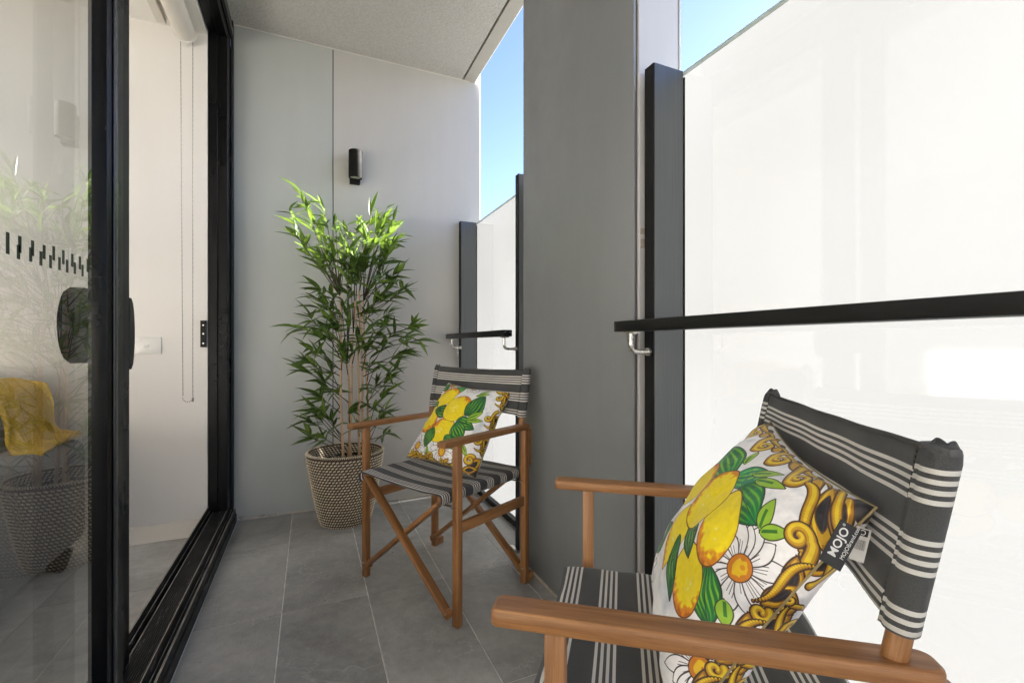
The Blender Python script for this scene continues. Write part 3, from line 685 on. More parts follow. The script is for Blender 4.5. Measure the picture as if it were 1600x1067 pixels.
# ------------------------------------------------------------------ folding director chairs
def make_chair(loc, rz, label):
    t = empty('director_chair', loc, rz, label=label, cat='chair', group='wooden folding director chairs with striped canvas')
    def D(b, name, m, **k): return b.done(name, m, t, **k)
    X = .2825
    fy = lambda z: -.178-(z-.70)*.20
    for sx in (1, -1):
        for y in (.195, -.195):
            D(B().box(sx*X-.014, sx*X+.014, y-.013, y+.013, 0, .6455, .003, 2), 'leg', WOOD)
        # armrest with rounded ends
        b = B(); n = 10; rows = []; uvs = []
        outl = []
        w = .0215
        def arc(cx_, cy2, r, a0, a1, k=5): return [(cx_+r*math.cos(R(a0+(a1-a0)*i/k)), cy2+r*math.sin(R(a0+(a1-a0)*i/k))) for i in range(k+1)]
        outl += arc(w-.009, .276-.009, .009, 0, 90) + arc(-w+.009, .276-.009, .009, 90, 180) + arc(-w+.014, -.212+.014, .014, 180, 270) + arc(w-.014, -.212+.014, .014, 270, 360)
        rows = []
        for z, ins in ((.6445, .003), (.6455, .001), (.648, 0), (.661, 0), (.6645, .0012), (.666, .0045)):
            rows.append([(sx*X+x*(1-ins/w), y*(1-ins/.25), z) for x, y in outl])
        b.grid(rows, closed=True); b._add(rows[0], [tuple(range(len(outl)))[::-1]]); b._add(rows[-1], [tuple(range(len(outl)))])
        off = random.random()*9
        for f in b.bm.faces:
            f.normal_update()
            for lp in f.loops: c = lp.vert.co; lp[b.uv].uv = (c.y+off, c.x if abs(f.normal.z) > .6 else c.z+1)
        D(b, 'armrest', WOOD, sharp=50)
        D(B().box(sx*X-.010, sx*X+.010, -.1815, .1815, .328, .366, .003, 2), 'stretcher', WOOD)
        # seat rail carrying the canvas
        D(B().bar((sx*.232, .235, .449), (sx*.232, -.225, .449), .022, .022), 'seat_rail', WOOD)
        D(B().tube([(sx*X, fy(.65), .650), (sx*X, fy(.72), .72), (sx*X, fy(.79), .79), (sx*X, fy(.88), .880)], .0122, 16), 'back_post', WOOD)
        D(B().bar((sx*X, -.2165, .49), (sx*X, -.2195, .6435), .026, .014, (0, 1, 0), .004), 'hinge_board', WOOD)
        D(B().box(sx*X-.011, sx*X+.011, -.245, -.2085, .0, .034, .004, 2), 'foot_block', WOOD)
    # crossing braces, front and rear
    for yf, yb in ((.222, .197), (-.168, -.1935)):
        s_ = 1 if yf > 0 else -1
        D(B().bar((s_*.232, yf, .448), (-s_*.262, yf, .050), .018, .034, (0, 1, 0), .006).tube([(-s_*.262, yf-.009, .050), (-s_*.262, yf+.009, .050)], .0168, 20), 'cross_brace', WOOD)
        D(B().bar((-s_*.232, yb, .448), (s_*.262, yb, .058), .018, .034, (0, 1, 0), .006).tube([(s_*.262, yb-.009, .058), (s_*.262, yb+.009, .058)], .0168, 20), 'cross_brace', WOOD)
        for x, z, y in ((-.017, .25, yf+.010), (-s_*.258, .055, yf+.010), (s_*.282, .062, yb+.014), (s_*.225, .43, yf+.010)):
            D(B().tube([(x, y-.003, z), (x, y+.0015, z)], .0045, 10), 'bolt', STEEL)
        for sx in (1, -1):
            lk = yf-.012 if sx != s_ else yb+.016
            D(B().bar((sx*.284, lk+.001, .428), (sx*.200, lk+.001, .424), .003, .014, (0, 1, 0), .001), 'metal_link', BRASS)
            D(B().tube([(sx*.282, lk, .428), (sx*.282, lk+(.014 if yf > 0 else .01), .428)], .0045, 10), 'bolt', STEEL)
    # seat canvas: wraps both rails
    pth = [(-.240, .434), (-.246, .433), (-.2515, .440), (-.2525, .456), (-.248, .466), (-.236, .4695), (-.20, .4685), (-.15, .4660), (-.08, .464), (0, .463)]
    pth = pth + [(-x, z) for x, z in pth[-2::-1]]
    L = [0]
    for a, c in zip(pth, pth[1:]): L.append(L[-1]+math.dist(a, c))
    ny = 28; rows = []; uvs = []
    for j in range(ny+1):
        y = .248-.486*j/ny; row = []; ur = []
        for i, (x, z) in enumerate(pth):
            sag = .004*math.cos(x/.25*math.pi/2)*math.sin(j/ny*math.pi)
            edge = -.003*(j in (0, ny))
            row.append((x, y+.002*math.sin(x*30)*(j in (0, ny)), z-sag+.0012*math.sin(x*17+j)+edge)); ur.append((L[i], .248-y))
        rows.append(row); uvs.append(ur)
    D(B().grid(rows, uvs), 'seat_canvas', CANVAS_S, solid=.0022, sharp=60)
    # back canvas with sleeves round the posts
    zb, zt = .702, .893
    def fy(z): return -.178-(z-.70)*.20
    def sheet(x, h):   # h 0 top .. 1 bottom
        u = x/.272; z = zt-(zt-zb)*h - .007*(1-u*u)*(1-h) + .004*(1-u*u)*h
        return (x, fy(z)+.0105-.0125*(1-u*u)+.0015*math.sin(x*40+h*5), z)
    nx = 30; nh = 14
    b = B(); b.grid([[sheet(-.272+.544*i/nx, j/nh) for i in range(nx+1)] for j in range(nh+1)], [[(-.272+.544*i/nx, .191*j/nh) for i in range(nx+1)] for j in range(nh+1)])
    bc = D(b, 'back_canvas', CANVAS_B, solid=.0022, sharp=60)
    hm = B(); hm.grid([[Vector(sheet(-.272+.544*i/nx, j*.03))+Vector((0, .0022, .0008)) for i in range(nx+1)] for j in (-.04, 0, 1)]); 
    o = hm.done('hem', HEM, solid=.0014); o.parent = bc
    for sx in (1, -1):
        b = B(); rows = []; uvs = []; ns = 24; nh2 = 20
        for j in range(nh2+1):
            h = j/nh2; z = zt+.003-(zt-zb+.010)*h; row = []; ur = []; cs = {0: .55, 1: .94}.get(j, 1.) 
            for k in range(ns):
                a = 2*math.pi*k/ns
                r1 = .0155*(1+.05*math.sin(3*a+h*5))*cs; x = sx*X+r1*math.cos(a)*1.05; y = fy(z)+.0150*cs*math.sin(a)*(1+.04*math.sin(2*a))
                if abs(j) <= 1: x += -.0012*math.cos(a)
                # pull towards the seam
                if x*sx < X-.009: y += .004
                row.append((x, y, z+(.004*math.sin(a*2+1) if j == 0 else 0)-sx*0)); ur.append((a*.02, .191*h+.004))
            rows.append(row); uvs.append(ur)
        b.grid(rows, uvs, closed=True); o = b.done('sleeve', CANVAS_B, solid=.002, sharp=70); o.parent = bc
        fl = B().bar((sx*(X-.020), fy(zt)+.009, zt-.003), (sx*(X+.0155), fy(zt)-.002, zt-.0045), .016, .010, bev=.0035).done('corner_fold', HEM); fl.parent = bc
        sb = B(); zz = zt-.01
        while zz > zb+.004:
            c = Vector(sheet(sx*.2640, (zt-zz)/(zt-zb)))+Vector((0, .0022, 0)); sb.box(c.x-.0006, c.x+.0006, c.y-.0006, c.y+.0006, zz-.0018, zz+.0018); zz -= .0062
        o = sb.done('stitching', plain('dark_thread', (.015, .015, .015), .8)); o['kind'] = 'stuff'; o.parent = bc
    return t
CA = ((.523, 1.907, 0), R(117)); CB = ((.610, .614, 0), R(52.7))
chair = make_chair(*CA, label='far wooden director chair with striped canvas, in front of the pillar and planter')
def dup(o, par=None):
    c = o.copy(); COL.objects.link(c)
    if par: c.parent = par
    for ch in list(o.children): dup(ch, c)
    return c
c2 = dup(chair); c2.location = CB[0]; c2.rotation_euler = (0, 0, CB[1])
c2['label'] = 'close wooden director chair cropped by the lower right corner of the photo'

# ------------------------------------------------------------------ printed lemon fabric (painted here, pixel by pixel)
NP = 1100
yy_, xx_ = np.mgrid[0:NP, 0:NP]; UU = (xx_+.5)/NP; VV = (yy_+.5)/NP
def vnoise(sc, seed):
    r = np.random.RandomState(seed); n = int(sc)+3; g = r.rand(n, n)
    x = UU*sc; y = VV*sc; xi = x.astype(int); yi = y.astype(int); fx = x-xi; fy_ = y-yi
    fx = fx*fx*(3-2*fx); fy_ = fy_*fy_*(3-2*fy_)
    return (g[yi, xi]*(1-fx)+g[yi, xi+1]*fx)*(1-fy_)+(g[yi+1, xi]*(1-fx)+g[yi+1, xi+1]*fx)*fy_
N1 = vnoise(7, 1); N2 = vnoise(24, 2); N3 = vnoise(80, 3)
IMG = np.zeros((NP, NP, 3)); IMG[:] = (.955, .95, .965)
IMG -= ((N1*.6+N2*.4 > .58)*(N1*.6+N2*.4-.58))[..., None]*np.array((.55, .45, .35))
def win(x0, x1, y0, y1, pad=.03):
    a = max(0, int((x0-pad)*NP)); b = min(NP, int((x1+pad)*NP)+1); c = max(0, int((y0-pad)*NP)); d = min(NP, int((y1+pad)*NP)+1)
    return slice(c, d), slice(a, b)
def over(w, al, col):
    al = np.clip(al, 0, 1)[..., None]; IMG[w] = IMG[w]*(1-al)+np.asarray(col)*al
def cov(sd): return np.clip(.5-sd*NP*.8, 0, 1)
INK = (.10, .07, .08)
def stroke(pts, w0, w1, col, al=1.):
    pts = np.asarray(pts, float); n = len(pts)
    if pts[:, 0].max() < -.05 or pts[:, 0].min() > 1.05: return
    w = win(pts[:, 0].min(), pts[:, 0].max(), pts[:, 1].min(), pts[:, 1].max(), max(w0, w1)+.01); U, V = UU[w], VV[w]
    if U.size == 0: return
    f = np.full(U.shape, 9.)
    for i in range(n):
        r = w0+(w1-w0)*i/(n-1); f = np.minimum(f, np.hypot(U-pts[i, 0], V-pts[i, 1])-r)
    over(w, cov(f)*al, col); return f, w
def bez(p, n=30):
    p = [np.asarray(q, float) for q in p]; t = np.linspace(0, 1, n)[:, None]
    if len(p) == 3: return (1-t)**2*p[0]+2*t*(1-t)*p[1]+t*t*p[2]
    return (1-t)**3*p[0]+3*t*(1-t)**2*p[1]+3*t*t*(1-t)*p[2]+t**3*p[3]
def lens(p0, p1, wd, blunt=.5):
    p0, p1 = np.asarray(p0, float), np.asarray(p1, float); d = p1-p0; L = np.hypot(*d); d /= L
    w = win(min(p0[0], p1[0])-wd, max(p0[0], p1[0])+wd, min(p0[1], p1[1])-wd, max(p0[1], p1[1])+wd)
    U, V = UU[w]-p0[0], VV[w]-p0[1]; s = (U*d[0]+V*d[1])/L; q = -U*d[1]+V*d[0]
    sc = np.clip(s, 0, 1); prof = np.sin(np.pi*sc**blunt)**.8*wd
    sd = np.maximum(np.abs(q)-prof, np.maximum(-s, s-1)*L)
    return w, s, q, sd*.8, prof
GK = 1.15; GC = [.38, .385, .62, .595]
def gq(p): return ((p[0]-GC[0])*GK+GC[1], (p[1]-GC[2])*GK+GC[3])
def leaf2(p0, p1, wd, dark=(.02, .30, .17), light=(.50, .68, .10), blunt=.75, nv=6, mixl=.5):
    p0, p1, wd = gq(p0), gq(p1), wd*GK
    w, s, q, sd, prof = lens(p0, p1, wd, blunt); over(w, cov(sd-.0032), INK); over(w, cov(sd), dark)
    n2 = N2[w]; over(w, cov(sd+.004)*(n2 > .5)*.5, np.array(dark)*1.35+.02)
    # veins fanning along the blade
    k = q/np.maximum(prof, 1e-4)
    st = np.abs(((k*nv*.42*(1-.35*s)+.9*n2*N1[w]+.45*np.sin(s*5)) % 1)-.5)
    lite = np.clip((st-.20)*5, 0, 1)*np.clip(np.sin(np.pi*np.clip(s, 0, 1)), 0, 1)*(N3[w]*.5+n2*.8 > .5-mixl*.3)
    over(w, cov(sd+.006)*lite*.85, light); over(w, cov(np.abs(q)-.0016)*cov(sd)*.7, (.02, .16, .12))
def sprig(p0, p1, wd=.022):
    p0, p1, wd = gq(p0), gq(p1), wd*GK
    w, s, q, sd, prof = lens(p0, p1, wd, .8); over(w, cov(sd-.003), (.16, .18, .08)); over(w, cov(sd), (.58, .74, .20))
    over(w, cov(np.abs(q-.003)-.005)*cov(sd+.004)*(s < .62), (.20, .46, .12))
def lemon(c, a, b, ang, shade=2.2, sw=.30):
    c, a, b = gq(c), a*GK, b*GK
    w = win(c[0]-max(a, b), c[0]+max(a, b), c[1]-max(a, b), c[1]+max(a, b)); U, V = UU[w]-c[0], VV[w]-c[1]; ca, sa = math.cos(ang), math.sin(ang)
    x = U*ca+V*sa; y = -U*sa+V*ca; r = np.hypot(x/a, y/b); th = np.arctan2(y, x); bump = .10*np.exp(-((th/.22)**2))
    sd = (r-1-bump)*min(a, b); over(w, cov(sd-.0035), (.42, .20, .05)); over(w, cov(sd), (.97, .87, .03))
    rim = r + .28*(N3[w]-.5)+.16*(N2[w]-.5)+.30*np.cos(th-shade)
    over(w, cov(sd)*np.clip((rim-.95)*7, 0, .9), (.88, .52, .08)); over(w, cov(sd)*np.clip((rim-1.17)*7, 0, .8), (.72, .34, .06))
    hl = np.hypot((x+a*.15)/a, (y+b*.05)/b); over(w, cov(sd)*np.clip((.42-hl)*3, 0, .75)*(N3[w] > .45), (.98, .90, .25))
    over(w, (hl < .24)*(N3[w] > .78)*.8, (1, .98, .8))
def daisy(c, r, n=13, rc=.30, ph=0, rr2=1.):
    c, r = gq(c), r*GK
    for i in range(n):
        a = 2*math.pi*i/n+ph+.12*math.sin(i*5); L = r*(1+.08*math.sin(i*3.3)); e = (c[0]+L*math.cos(a), c[1]+L*math.sin(a)*rr2)
        w, s, q, sd, prof = lens(c, e, r*.205, 1.35); over(w, cov(sd-.0028), (.08, .07, .08)); over(w, cov(sd), (.955, .95, .965))
        over(w, cov(sd)*(s < .55)*np.clip(.45-s, 0, 1)*.6, (.72, .70, .78))
        for k in (-.35, .0, .35):
            over(w, cov(np.abs(q-k*prof)-.0010)*(s < .58+.1*k)*(s > .2)*.8, (.15, .13, .15))
    rc *= r; w = win(c[0]-rc, c[0]+rc, c[1]-rc, c[1]+rc); U, V = UU[w]-c[0], VV[w]-c[1]; d = np.hypot(U, V/1.15)-rc
    over(w, cov(d-.003), (.25, .10, .04)); over(w, cov(d), (.80, .48, .08)); over(w, cov(d+rc*.35+.010*(N3[w]-.5))*.9, (.90, .76, .06))
    over(w, cov(np.hypot(U-rc*.2, V-rc*.2)-rc*.22)*.6, (.80, .45, .08))
def gold(pts, w0, w1, taper=0):
    pts = np.asarray(pts, float); n = len(pts); t = np.linspace(0, 1, n)
    wd = w0+(w1-w0)*t
    if taper: wd = wd*np.clip(np.sin(math.pi*np.clip(t*.93+.05, 0, 1)), .12, 1)**.7
    def st(off, k, add, col, al=1.):
        p = pts+np.asarray(off)*w0; w = win(p[:, 0].min(), p[:, 0].max(), p[:, 1].min(), p[:, 1].max(), w0+.012); U, V = UU[w], VV[w]
        if U.size == 0: return
        f = np.full(U.shape, 9.)
        for i in range(n): f = np.minimum(f, np.hypot(U-p[i, 0], V-p[i, 1])-wd[i]*k-add)
        over(w, cov(f)*al, col)
    st((0, 0), 1, .0040, (.20, .11, .03)); st((0, 0), 1, 0, (.58, .38, .05)); st((-.08, .10), .80, 0, (.76, .58, .07)); st((-.18, .26), .42, 0, (.90, .79, .17), .9)
def gleaf(p0, p1, wd, slit=True, side=.2):
    w, s_, q, sd, prof = lens(p0, p1, wd, .8); over(w, cov(sd-.0042), (.20, .11, .03)); over(w, cov(sd), (.62, .42, .05)); over(w, cov(sd+wd*.22+.006*(N3[w]-.5)), (.80, .62, .08))
    over(w, cov(np.abs(q-prof*.55)-wd*.10)*cov(sd+.004)*.8, (.92, .80, .18))
    if slit:
        w, s_, q, sd, prof = lens(np.asarray(p0)*.78+np.asarray(p1)*.22, np.asarray(p0)*.22+np.asarray(p1)*.78, wd*.46, .9)
        over(w, cov(sd-.003), (.35, .20, .04)); over(w, cov(sd), (.085, .07, .095)); over(w, cov(np.abs(q+prof*.4)-.003)*cov(sd)*.35, (.35, .33, .40))
def spiral(c, r0, a0, turns, w0=.02, w1=.008, r1=.25, sgn=1, tail=None):
    n = 46; t = np.linspace(0, 1, n); a = a0+sgn*turns*2*math.pi*t; r = r0*(1-(1-r1)*t)
    p = np.stack((c[0]+r*np.cos(a), c[1]+r*np.sin(a)), 1)
    if tail is not None: p = np.concatenate((bez((tail[0], tail[1], p[0]), 22), p))
    gold(p, w0, w1)
def blob(c, a, b, ang, col=(.10, .08, .10)):
    w = win(c[0]-a, c[0]+a, c[1]-a, c[1]+a); U, V = UU[w]-c[0], VV[w]-c[1]; ca, sa = math.cos(ang), math.sin(ang)
    d = (np.hypot((U*ca+V*sa)/a, (-U*sa+V*ca)/b)-1)*min(a, b); over(w, cov(d-.003), (.25, .13, .05)); over(w, cov(d), col)
# smaller flowers along the top, sprigs
daisy((.18, .93), .085, 11, .3, .3, .8); daisy((.50, .925), .10, 12, .28, .1, .75)
leaf2((.30, .80), (.36, .985), .055, (.05, .50, .36), (.62, .84, .22)); sprig((.62, .86), (.70, .95)); sprig((.60, .83), (.72, .87))
# left edge leaves
leaf2((.12, .62), (.02, .84), .06); leaf2((.03, .62), (-.02, .40), .06); leaf2((.16, .86), (.04, .93), .04)
# daisies lower
daisy((.185, .245), .125, 13, .27, .2); daisy((.525, .245), .150, 14, .27, .0)
daisy((.02, .02), .09, 11, .3, .4)
# lemons and leaves, centre group
lemon((.05, .655), .10, .085, 1.0, 2.5)
lemon((.235, .775), .135, .112, .5, 1.2)
leaf2((.20, .63), (.03, .70), .06, (.03, .34, .16), (.60, .78, .12))
lemon((.190, .520), .140, .112, -1.2, .6)
lemon((.430, .430), .140, .120, .3, 2.0)
leaf2((.42, .60), (.20, .625), .068)
lemon((.475, .665), .150, .138, .2, .5)
leaf2((.62, .60), (.705, .835), .095, (.02, .30, .17), (.45, .70, .10), .9, 8, .9)
leaf2((.55, .55), (.76, .50), .060, (.03, .38, .17), (.60, .80, .12)); leaf2((.55, .53), (.68, .36), .072, (.03, .36, .18), (.60, .80, .12), .9, 8, .9)
leaf2((.315, .445), (.30, .245), .070, (.03, .34, .17), (.58, .76, .12), .9, 8, .9); leaf2((.50, .385), (.66, .285), .05, (.03, .38, .17), (.60, .80, .12))
sprig((.66, .56), (.80, .60)); sprig((.66, .57), (.76, .68), .026); sprig((.70, .34), (.70, .22), .024); sprig((.71, .35), (.79, .26), .02)
sprig((.36, .155), (.33, .27), .02); sprig((.37, .15), (.41, .05), .024); sprig((.06, .14), (.02, .24), .024); sprig((.70, .14), (.62, .08))
sprig((.12, .40), (.06, .34), .02)
# gold scroll border, right and bottom, black fields behind
for (x, y, a, b, g) in ((1.01, .995, .085, .07, .6), (1.0, .0, .09, .07, .8), (.0, .0, .05, .05, 0)): blob((x, y), a, b, g)
def unit(O, a, sc, fl=1):
    ca, sa = math.cos(a)*sc, math.sin(a)*sc
    T = lambda x, y: (O[0]+x*ca-fl*y*sa, O[1]+x*sa+fl*y*ca)   # x runs along the border, y points into the field
    K = lambda *q: [T(*k) for k in q]
    gleaf(T(.02, .0), T(.17, .055), .040*sc); gleaf(T(.15, .035), T(.27, .0), .034*sc)
    gold(bez(K((-.02, .06), (.06, .10), (.10, .0), (.21, .03)), 30), .019*sc, .012*sc, 1)
    c = T(.105, .115); th = a+fl*(-1.9)
    spiral(c, .042*sc, th, 1.1, .019*sc, .010*sc, .25, fl, (T(-.03, .04), T(.0, .075)))
    gold(bez(K((.20, .03), (.235, .07), (.20, .125)), 18), .015*sc, .007*sc, 1)
    spiral(T(.225, .012), .024*sc, a+1, .9, .012*sc, .007*sc, .3, -fl)
for v in (.86, .60, .34): unit((1.0, v+.10), -math.pi/2, .80, -1)
for k in range(7):
    gleaf((k*.135-.03, .012+.012*(k % 2)), (k*.135+.12, .050-.025*(k % 2)), .030+.006*(k % 3), k % 2 == 0)
for cx_, cz_, r_, sg, a_ in ((.10, .082, .040, 1, -2.0), (.255, .066, .028, -1, -1.0), (.40, .085, .043, -1, -1.2), (.565, .070, .030, 1, -2.2), (.725, .090, .044, 1, -2.0)):
    spiral((cx_, cz_), r_, a_, 1.2, r_*.42, r_*.22, .22, sg, ((cx_-sg*.12, .030), (cx_-sg*.05, .018)))
    gleaf((cx_+sg*.03, .05), (cx_+sg*.085, .105), .017, False)
for x_ in (.18, .33, .48, .65): blob((x_, .022), .022, .009, .2)
gleaf((.99, .20), (.90, .02), .045); gleaf((.84, .03), (.995, .09), .038); spiral((.90, .15), .05, 1., 1.15, .021, .011, .25, 1)
gold(bez(((.80, 1.0), (.86, .90), (.93, .98), (1.0, .90)), 30), .022, .016, 1); spiral((.93, .955), .032, 0, 1.0, .012, .007); spiral((.11, .985), .04, -.5, 1.1, .016, .008)
def to_mat(nm):
    im = bpy.data.images.new(nm, NP, NP); pxl = np.ones((NP, NP, 4), np.float32); pxl[..., :3] = np.clip(IMG*(1-.05*(N3[..., None]-.5)), 0, 1)
    im.pixels.foreach_set(pxl.ravel()); im.update(); im.pack()
    m, t, p = nt(nm+'_fabric'); n = N(t)
    tex = n('TexImage'); tex.image = im; tex.extension = 'EXTEND'; t.links.new(n('TexCoord').outputs['UV'], tex.inputs[0])
    t.links.new(tex.outputs[0], p.inputs['Base Color']); p.inputs['Roughness'].default_value = .6; p.inputs['Sheen Weight'].default_value = .15
    w = n('TexWave', wave_type='BANDS', bands_direction='DIAGONAL', i_Scale=130.); t.links.new(n.map((1, 1, 1), 'UV'), w.inputs[0])
    nb = n.bump(n.noise(n.map((1, 1, 1), 'UV'), 4.5, 4, .5), .7, .03)
    t.links.new(n.bump(w.outputs[1], .15, .0004, nb), p.inputs['Normal']); return m
PRINT = to_mat('lemon_print')
# the close cushion is cut from another stretch of the same cloth
GK = 1.; GC[:] = [0, 0, 0, 0]
IMG[:] = (.955, .95, .965)
IMG -= ((N1*.6+N2*.4 > .58)*(N1*.6+N2*.4-.58))[..., None]*np.array((.45, .38, .30))
daisy((.945, .245), .118, 14, .27, .2); daisy((.868, .575), .142, 15, .265, .0); daisy((.30, .20), .13, 13, .27, .4)
leaf2((.53, .72), (.22, .77), .085, (.02, .42, .22), (.60, .82, .16), .9, 8, .9); leaf2((.54, .73), (.675, .85), .050, (.05, .52, .36), (.66, .86, .20)); leaf2((.62, .735), (.815, .705), .078, (.02, .38, .20), (.55, .80, .14), .8, 8, .9)
leaf2((.30, .55), (.12, .50), .07); leaf2((.40, .30), (.22, .36), .06)
lemon((.30, .60), .13, .11, .4, 1.); lemon((.50, .415), .125, .085, 1.9, 2.2)
leaf2((.775, .495), (.905, .365), .056, (.02, .36, .17), (.62, .82, .14), .9, 8, .9)
lemon((.735, .395), .118, .080, 2.45, 2.6)
lemon((.705, .600), .135, .078, 2.10, 2.6)
leaf2((.545, .545), (.685, .440), .042, (.01, .30, .15), (.50, .74, .12)); leaf2((.53, .44), (.72, .285), .030, (.01, .32, .15), (.50, .74, .12))
lemon((.530, .620), .130, .098, 1.60, 1.4)
sprig((.835, .705), (.795, .800), .024); sprig((.840, .700), (.905, .765), .022); sprig((.655, .795), (.775, .845), .020); sprig((.60, .80), (.70, .875), .018); sprig((.50, .80), (.42, .87), .02)
sprig((.890, .465), (.935, .405), .024); sprig((.80, .20), (.74, .12), .022)
# gold edge along the top and down the side
blob((1.0, 1.0), .075, .065, -.7); blob((.0, 1.0), .08, .06, .7); blob((1.0, .0), .07, .06, .7); blob((0, 0), .06, .06, 0)
for u in (.10, .30, .50, .68):
    gold(bez(((u-.05, .985), (u+.05, .90), (u+.09, 1.0), (u+.18, .945)), 30), .017, .010, 1); blob((u+.06, .972), .022, .008, -.3)
    spiral((u+.075, .900), .036, -1.6, 1.15, .015, .008, .25, 1, ((u-.03, .955), (u+.01, .925))); gleaf((u+.10, .95), (u+.17, .915), .016, False)
gleaf((.985, .80), (.86, .965), .040); gleaf((.93, .97), (.995, .84), .030); gold(bez(((.80, .905), (.86, .93), (.90, .84), (.965, .73)), 30), .020, .014, 1)
spiral((.925, .775), .036, .4, 1.2, .017, .009, .22, 1, ((.985, .70), (.975, .79)))
gold(bez(((.99, .86), (.95, .90), (.90, .985), (.84, .985)), 26), .018, .010, 1)
for v in (.60, .36, .12):
    gleaf((1.0, v+.02), (.955, v+.13), .026); gleaf((.965, v-.06), (1.0, v+.06), .024); gold(bez(((.995, v+.14), (.93, v+.08), (1.0, v), (.945, v-.07)), 26), .013, .008, 1)
    spiral((.975, v-.085), .026, 1., 1.1, .012, .007, .25, -1)
for u in (.05, .28, .51, .74): unit((u, -.012), 0, .74)
for v in (.2, .45, .7): unit((.0, v), math.pi/2, .7, -1)
PRINT2 = to_mat('lemon_print_side')
def cushion(chairpos, corners, rot, H0, label, nudge=(0, 0, 0), crease=()):
    """corners as seen from the front: BL, BR, TR, TL in chair space"""
    loc, rz = chairpos; M = Matrix.Translation(loc) @ Matrix.Rotation(rz, 4, 'Z')
    c = [Vector(q) for q in corners]; cen = sum(c, Vector())/4
    t = empty('lemon_cushion', M @ Vector((cen.x, cen.y, .47)), 0, label=label, cat='cushion', group='lemon print cushions')
    nrm = (c[1]-c[0]).cross(c[3]-c[0]).normalized()
    n = 44; b = B()
    for side in (1, -1):
        P_, U_ = [], []
        for i in range(n+1):
            row = []
            for j in range(n+1):
                s0, t0 = i/n, j/n
                s_ = .5-.5*math.cos(math.pi*s0)*1; s_ = .6*s0+.4*s_; t_ = .6*t0+.4*(.5-.5*math.cos(math.pi*t0))
                ps = 1-(2*t_-1)**2; pt_ = 1-(2*s_-1)**2
                su = s_+(.5-s_)*.085*ps; tv = t_+(.5-t_)*.085*pt_
                q = (c[0]*(1-su)+c[1]*su)*(1-tv)+(c[3]*(1-su)+c[2]*su)*tv
                e = max(0., 4*s_*(1-s_))**.5*max(0., 4*t_*(1-t_))**.5
                e = e**.85
                h = H0*e*(1 if side > 0 else .75)
                wr = .0035*math.sin(s_*19+t_*7)*math.sin(t_*13-s_*5+1)+.0028*math.sin((s_-t_)*27)*(1-e)
                q = q+nrm*(side*h+wr*min(1, e*3))
                row.append(M @ q)
            P_.append(row)
        A = np.array([[tuple(q) for q in row] for row in P_])     # print coordinates follow the cloth, not the outline
        ds = np.linalg.norm(np.diff(A, axis=0), axis=2); dt = np.linalg.norm(np.diff(A, axis=1), axis=2)
        AS = np.concatenate((np.zeros((1, n+1)), np.cumsum(ds, 0)))/ds.sum(0); AT = np.concatenate((np.zeros((n+1, 1)), np.cumsum(dt, 1)), 1)/dt.sum(1)[:, None]
        U_ = [[(float(AS[i, j]) if side > 0 else 1-float(AS[i, j]), float(AT[i, j])) for j in range(n+1)] for i in range(n+1)]
        if side < 0: P_ = P_[::-1]; U_ = U_[::-1]
        b.grid(P_, U_)
    bmesh.ops.remove_doubles(b.bm, verts=b.bm.verts, dist=.0002); bmesh.ops.recalc_face_normals(b.bm, faces=b.bm.faces)
    P(b, 'cover', rot, t, sharp=170)
    b = B(); ed = []
    for k in range(4):
        for i in range(12):
            s_ = i/12; p_ = [(s_, 0), (1, s_), (1-s_, 1), (0, 1-s_)][k]; ss, tt = p_
            ps = 1-(2*tt-1)**2; pt_ = 1-(2*ss-1)**2; su = ss+(.5-ss)*.085*ps; tv = tt+(.5-tt)*.085*pt_
            ed.append(M @ ((c[0]*(1-su)+c[1]*su)*(1-tv)+(c[3]*(1-su)+c[2]*su)*tv))
    ed.append(ed[0]); P(B().tube(ed, .0016, 6), 'seam', plain('cushion_seam', (.30, .24, .12), .7), t)
    return t, M, c, nrm
cushion(CA, ((.262, -.005, .476), (-.215, .030, .474), (-.212, -.200, .795), (.188, -.200, .815)), PRINT, .062, 'smaller looking lemon print cushion standing on the far chair')
ct, CM, cc, cn_ = cushion(CB, ((.222, .035, .474), (-.222, .045, .472), (-.232, -.178, .808), (.205, -.190, .838)), PRINT2, .090, 'large lemon and daisy print cushion with care tags on the close chair')
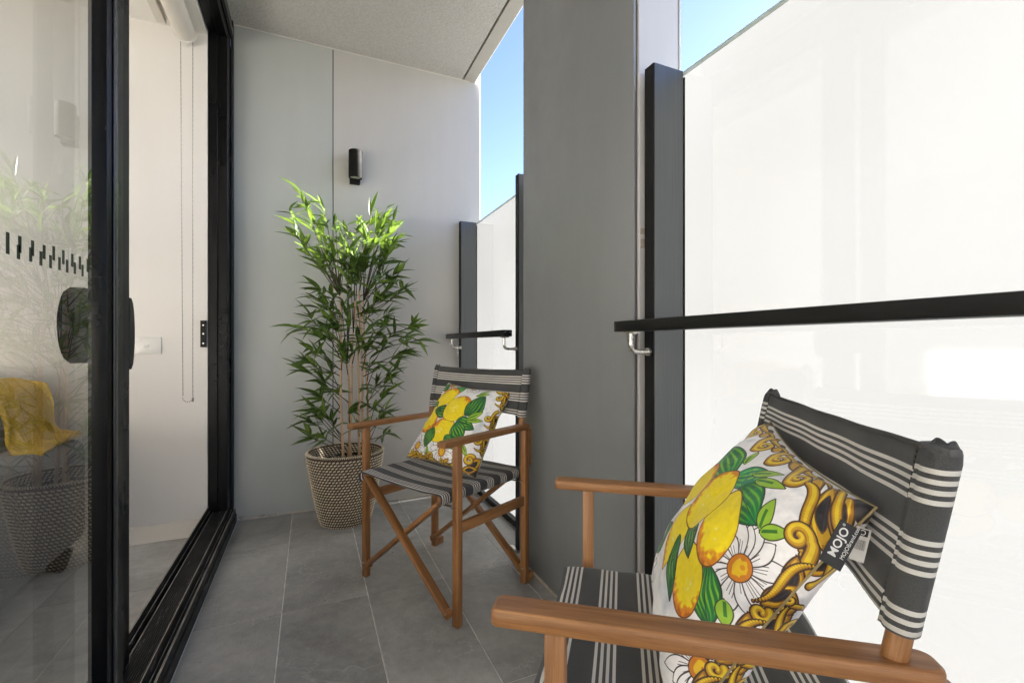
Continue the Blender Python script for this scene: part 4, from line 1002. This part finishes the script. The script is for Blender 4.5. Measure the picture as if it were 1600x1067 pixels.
# sewn-in tags on the near edge
def card(name, P0, ux, uy, w, h, mat, par):
    """card of width w along ux and height h along uy from corner P0"""
    ux, uy = ux.normalized(), uy.normalized(); nz = ux.cross(uy); b = B(); pts = []
    for z in (-.0004, .0004):
        for a, c in ((0, 0), (w, 0), (w, h), (0, h)): pts.append(P0+ux*a+uy*c+nz*z)
    b._add(pts, [(3, 2, 1, 0), (4, 5, 6, 7), (0, 1, 5, 4), (1, 2, 6, 5), (2, 3, 7, 6), (3, 0, 4, 7)])
    return P(b, name, mat, par), nz
def ray(px, py, d):
    r = (px-800)/716.; return Vector(((sy+r*cy_)*d, (cy_-r*sy)*d, 1-(py-538)/716.*d))
def text(name, s, P0, ux, uy, nz, size, mat, par, off=.0009, ext=0, bold=0.):
    cu = bpy.data.curves.new(name, 'FONT'); cu.body = s; cu.size = size; cu.extrude = .0001; cu.offset = bold; cu.materials.append(mat)
    tmp = bpy.data.objects.new('tmp', cu); COL.objects.link(tmp); bpy.context.view_layer.update()
    me = bpy.data.meshes.new_from_object(tmp.evaluated_get(bpy.context.evaluated_depsgraph_get())); bpy.data.objects.remove(tmp)
    o = bpy.data.objects.new(name, me); COL.objects.link(o); o.parent = par; pass
    ux = ux.normalized(); uy = nz.cross(ux)
    M4 = Matrix.Translation(P0+nz*off) @ Matrix((ux, uy, nz)).transposed().to_4x4()
    o.matrix_parent_inverse = par.matrix_world.inverted() if par.type != 'EMPTY' else par.matrix_basis.inverted(); o.matrix_basis = M4; return o
BLK = plain('black_tag', (.008, .008, .009), .5, var=.02); WHT = plain('white_tag', (.62, .61, .60), .5, var=.03); PRN = plain('white_print', (.72, .72, .72), .5, var=.01); PRB = plain('black_print', (.03, .03, .03), .6, var=.01)
dT = .535
a0, a1, a3 = ray(1279, 873, dT-.003), ray(1315, 811, dT-.003), ray(1312, 882, dT-.010)
ux, uy = (a1-a0), None
fwd = Vector((sy, cy_, 0)); nz = (-fwd + Vector((-.12, 0, .1))).normalized(); ux = (ux - nz*ux.dot(nz)).normalized(); uy = nz.cross(ux)   # ux runs up the tag, uy to its left
w_, h_ = (a1-a0).length, .026
tg, _ = card('brand_tag', a0-uy*h_, ux, uy, w_, h_, BLK, ct)
text('tag_lettering', 'MOJO', a0-uy*(h_*.52)+ux*w_*.20, ux, uy, nz, .0136, PRN, ct, bold=.0002)
text('tag_lettering', 'MOJOBrand.com', a0-uy*(h_*.86)+ux*w_*.24, ux, uy, nz, .0062, PRN, ct)
text('tag_lettering', '\u00ae', a0-uy*(h_*.50)+ux*w_*.90+uy*.006, ux, uy, nz, .004, PRN, ct)
b0 = ray(1326, 872, dT+.004); b1 = ray(1341, 822, dT+.004); vx = (b1-b0); vx = (vx-nz*vx.dot(nz)).normalized(); vy = nz.cross(vx); W2 = (b1-b0).length; H2 = .0165
card('price_tag', b0-vy*H2, vx, vy, W2, H2, WHT, ct)
# its print runs across the strip
ex = -vy; ey = vx
card('logo_patch', b0+vx*W2*.76+ex*H2*.02+nz*.0006, ex, ey, H2*.80, W2*.20, BLK, ct)
text('tag_lettering', 'JO', b0+vx*W2*.79+ex*H2*.10, ex, ey, nz, .0085, PRN, ct, off=.0013)
bb = B(); x_ = .12; r3 = random.Random(4)
while x_ < .82:
    wd = r3.choice((.012, .02, .03)); q0 = b0+vx*W2*.34+ex*H2*x_+nz*.0007
    bb._add([q0, q0+ex*H2*wd, q0+ex*H2*wd+ey*W2*.30, q0+ey*W2*.30], [(0, 1, 2, 3)]); x_ += wd+r3.choice((.018, .03, .04))
P(bb, 'barcode', PRB, ct)
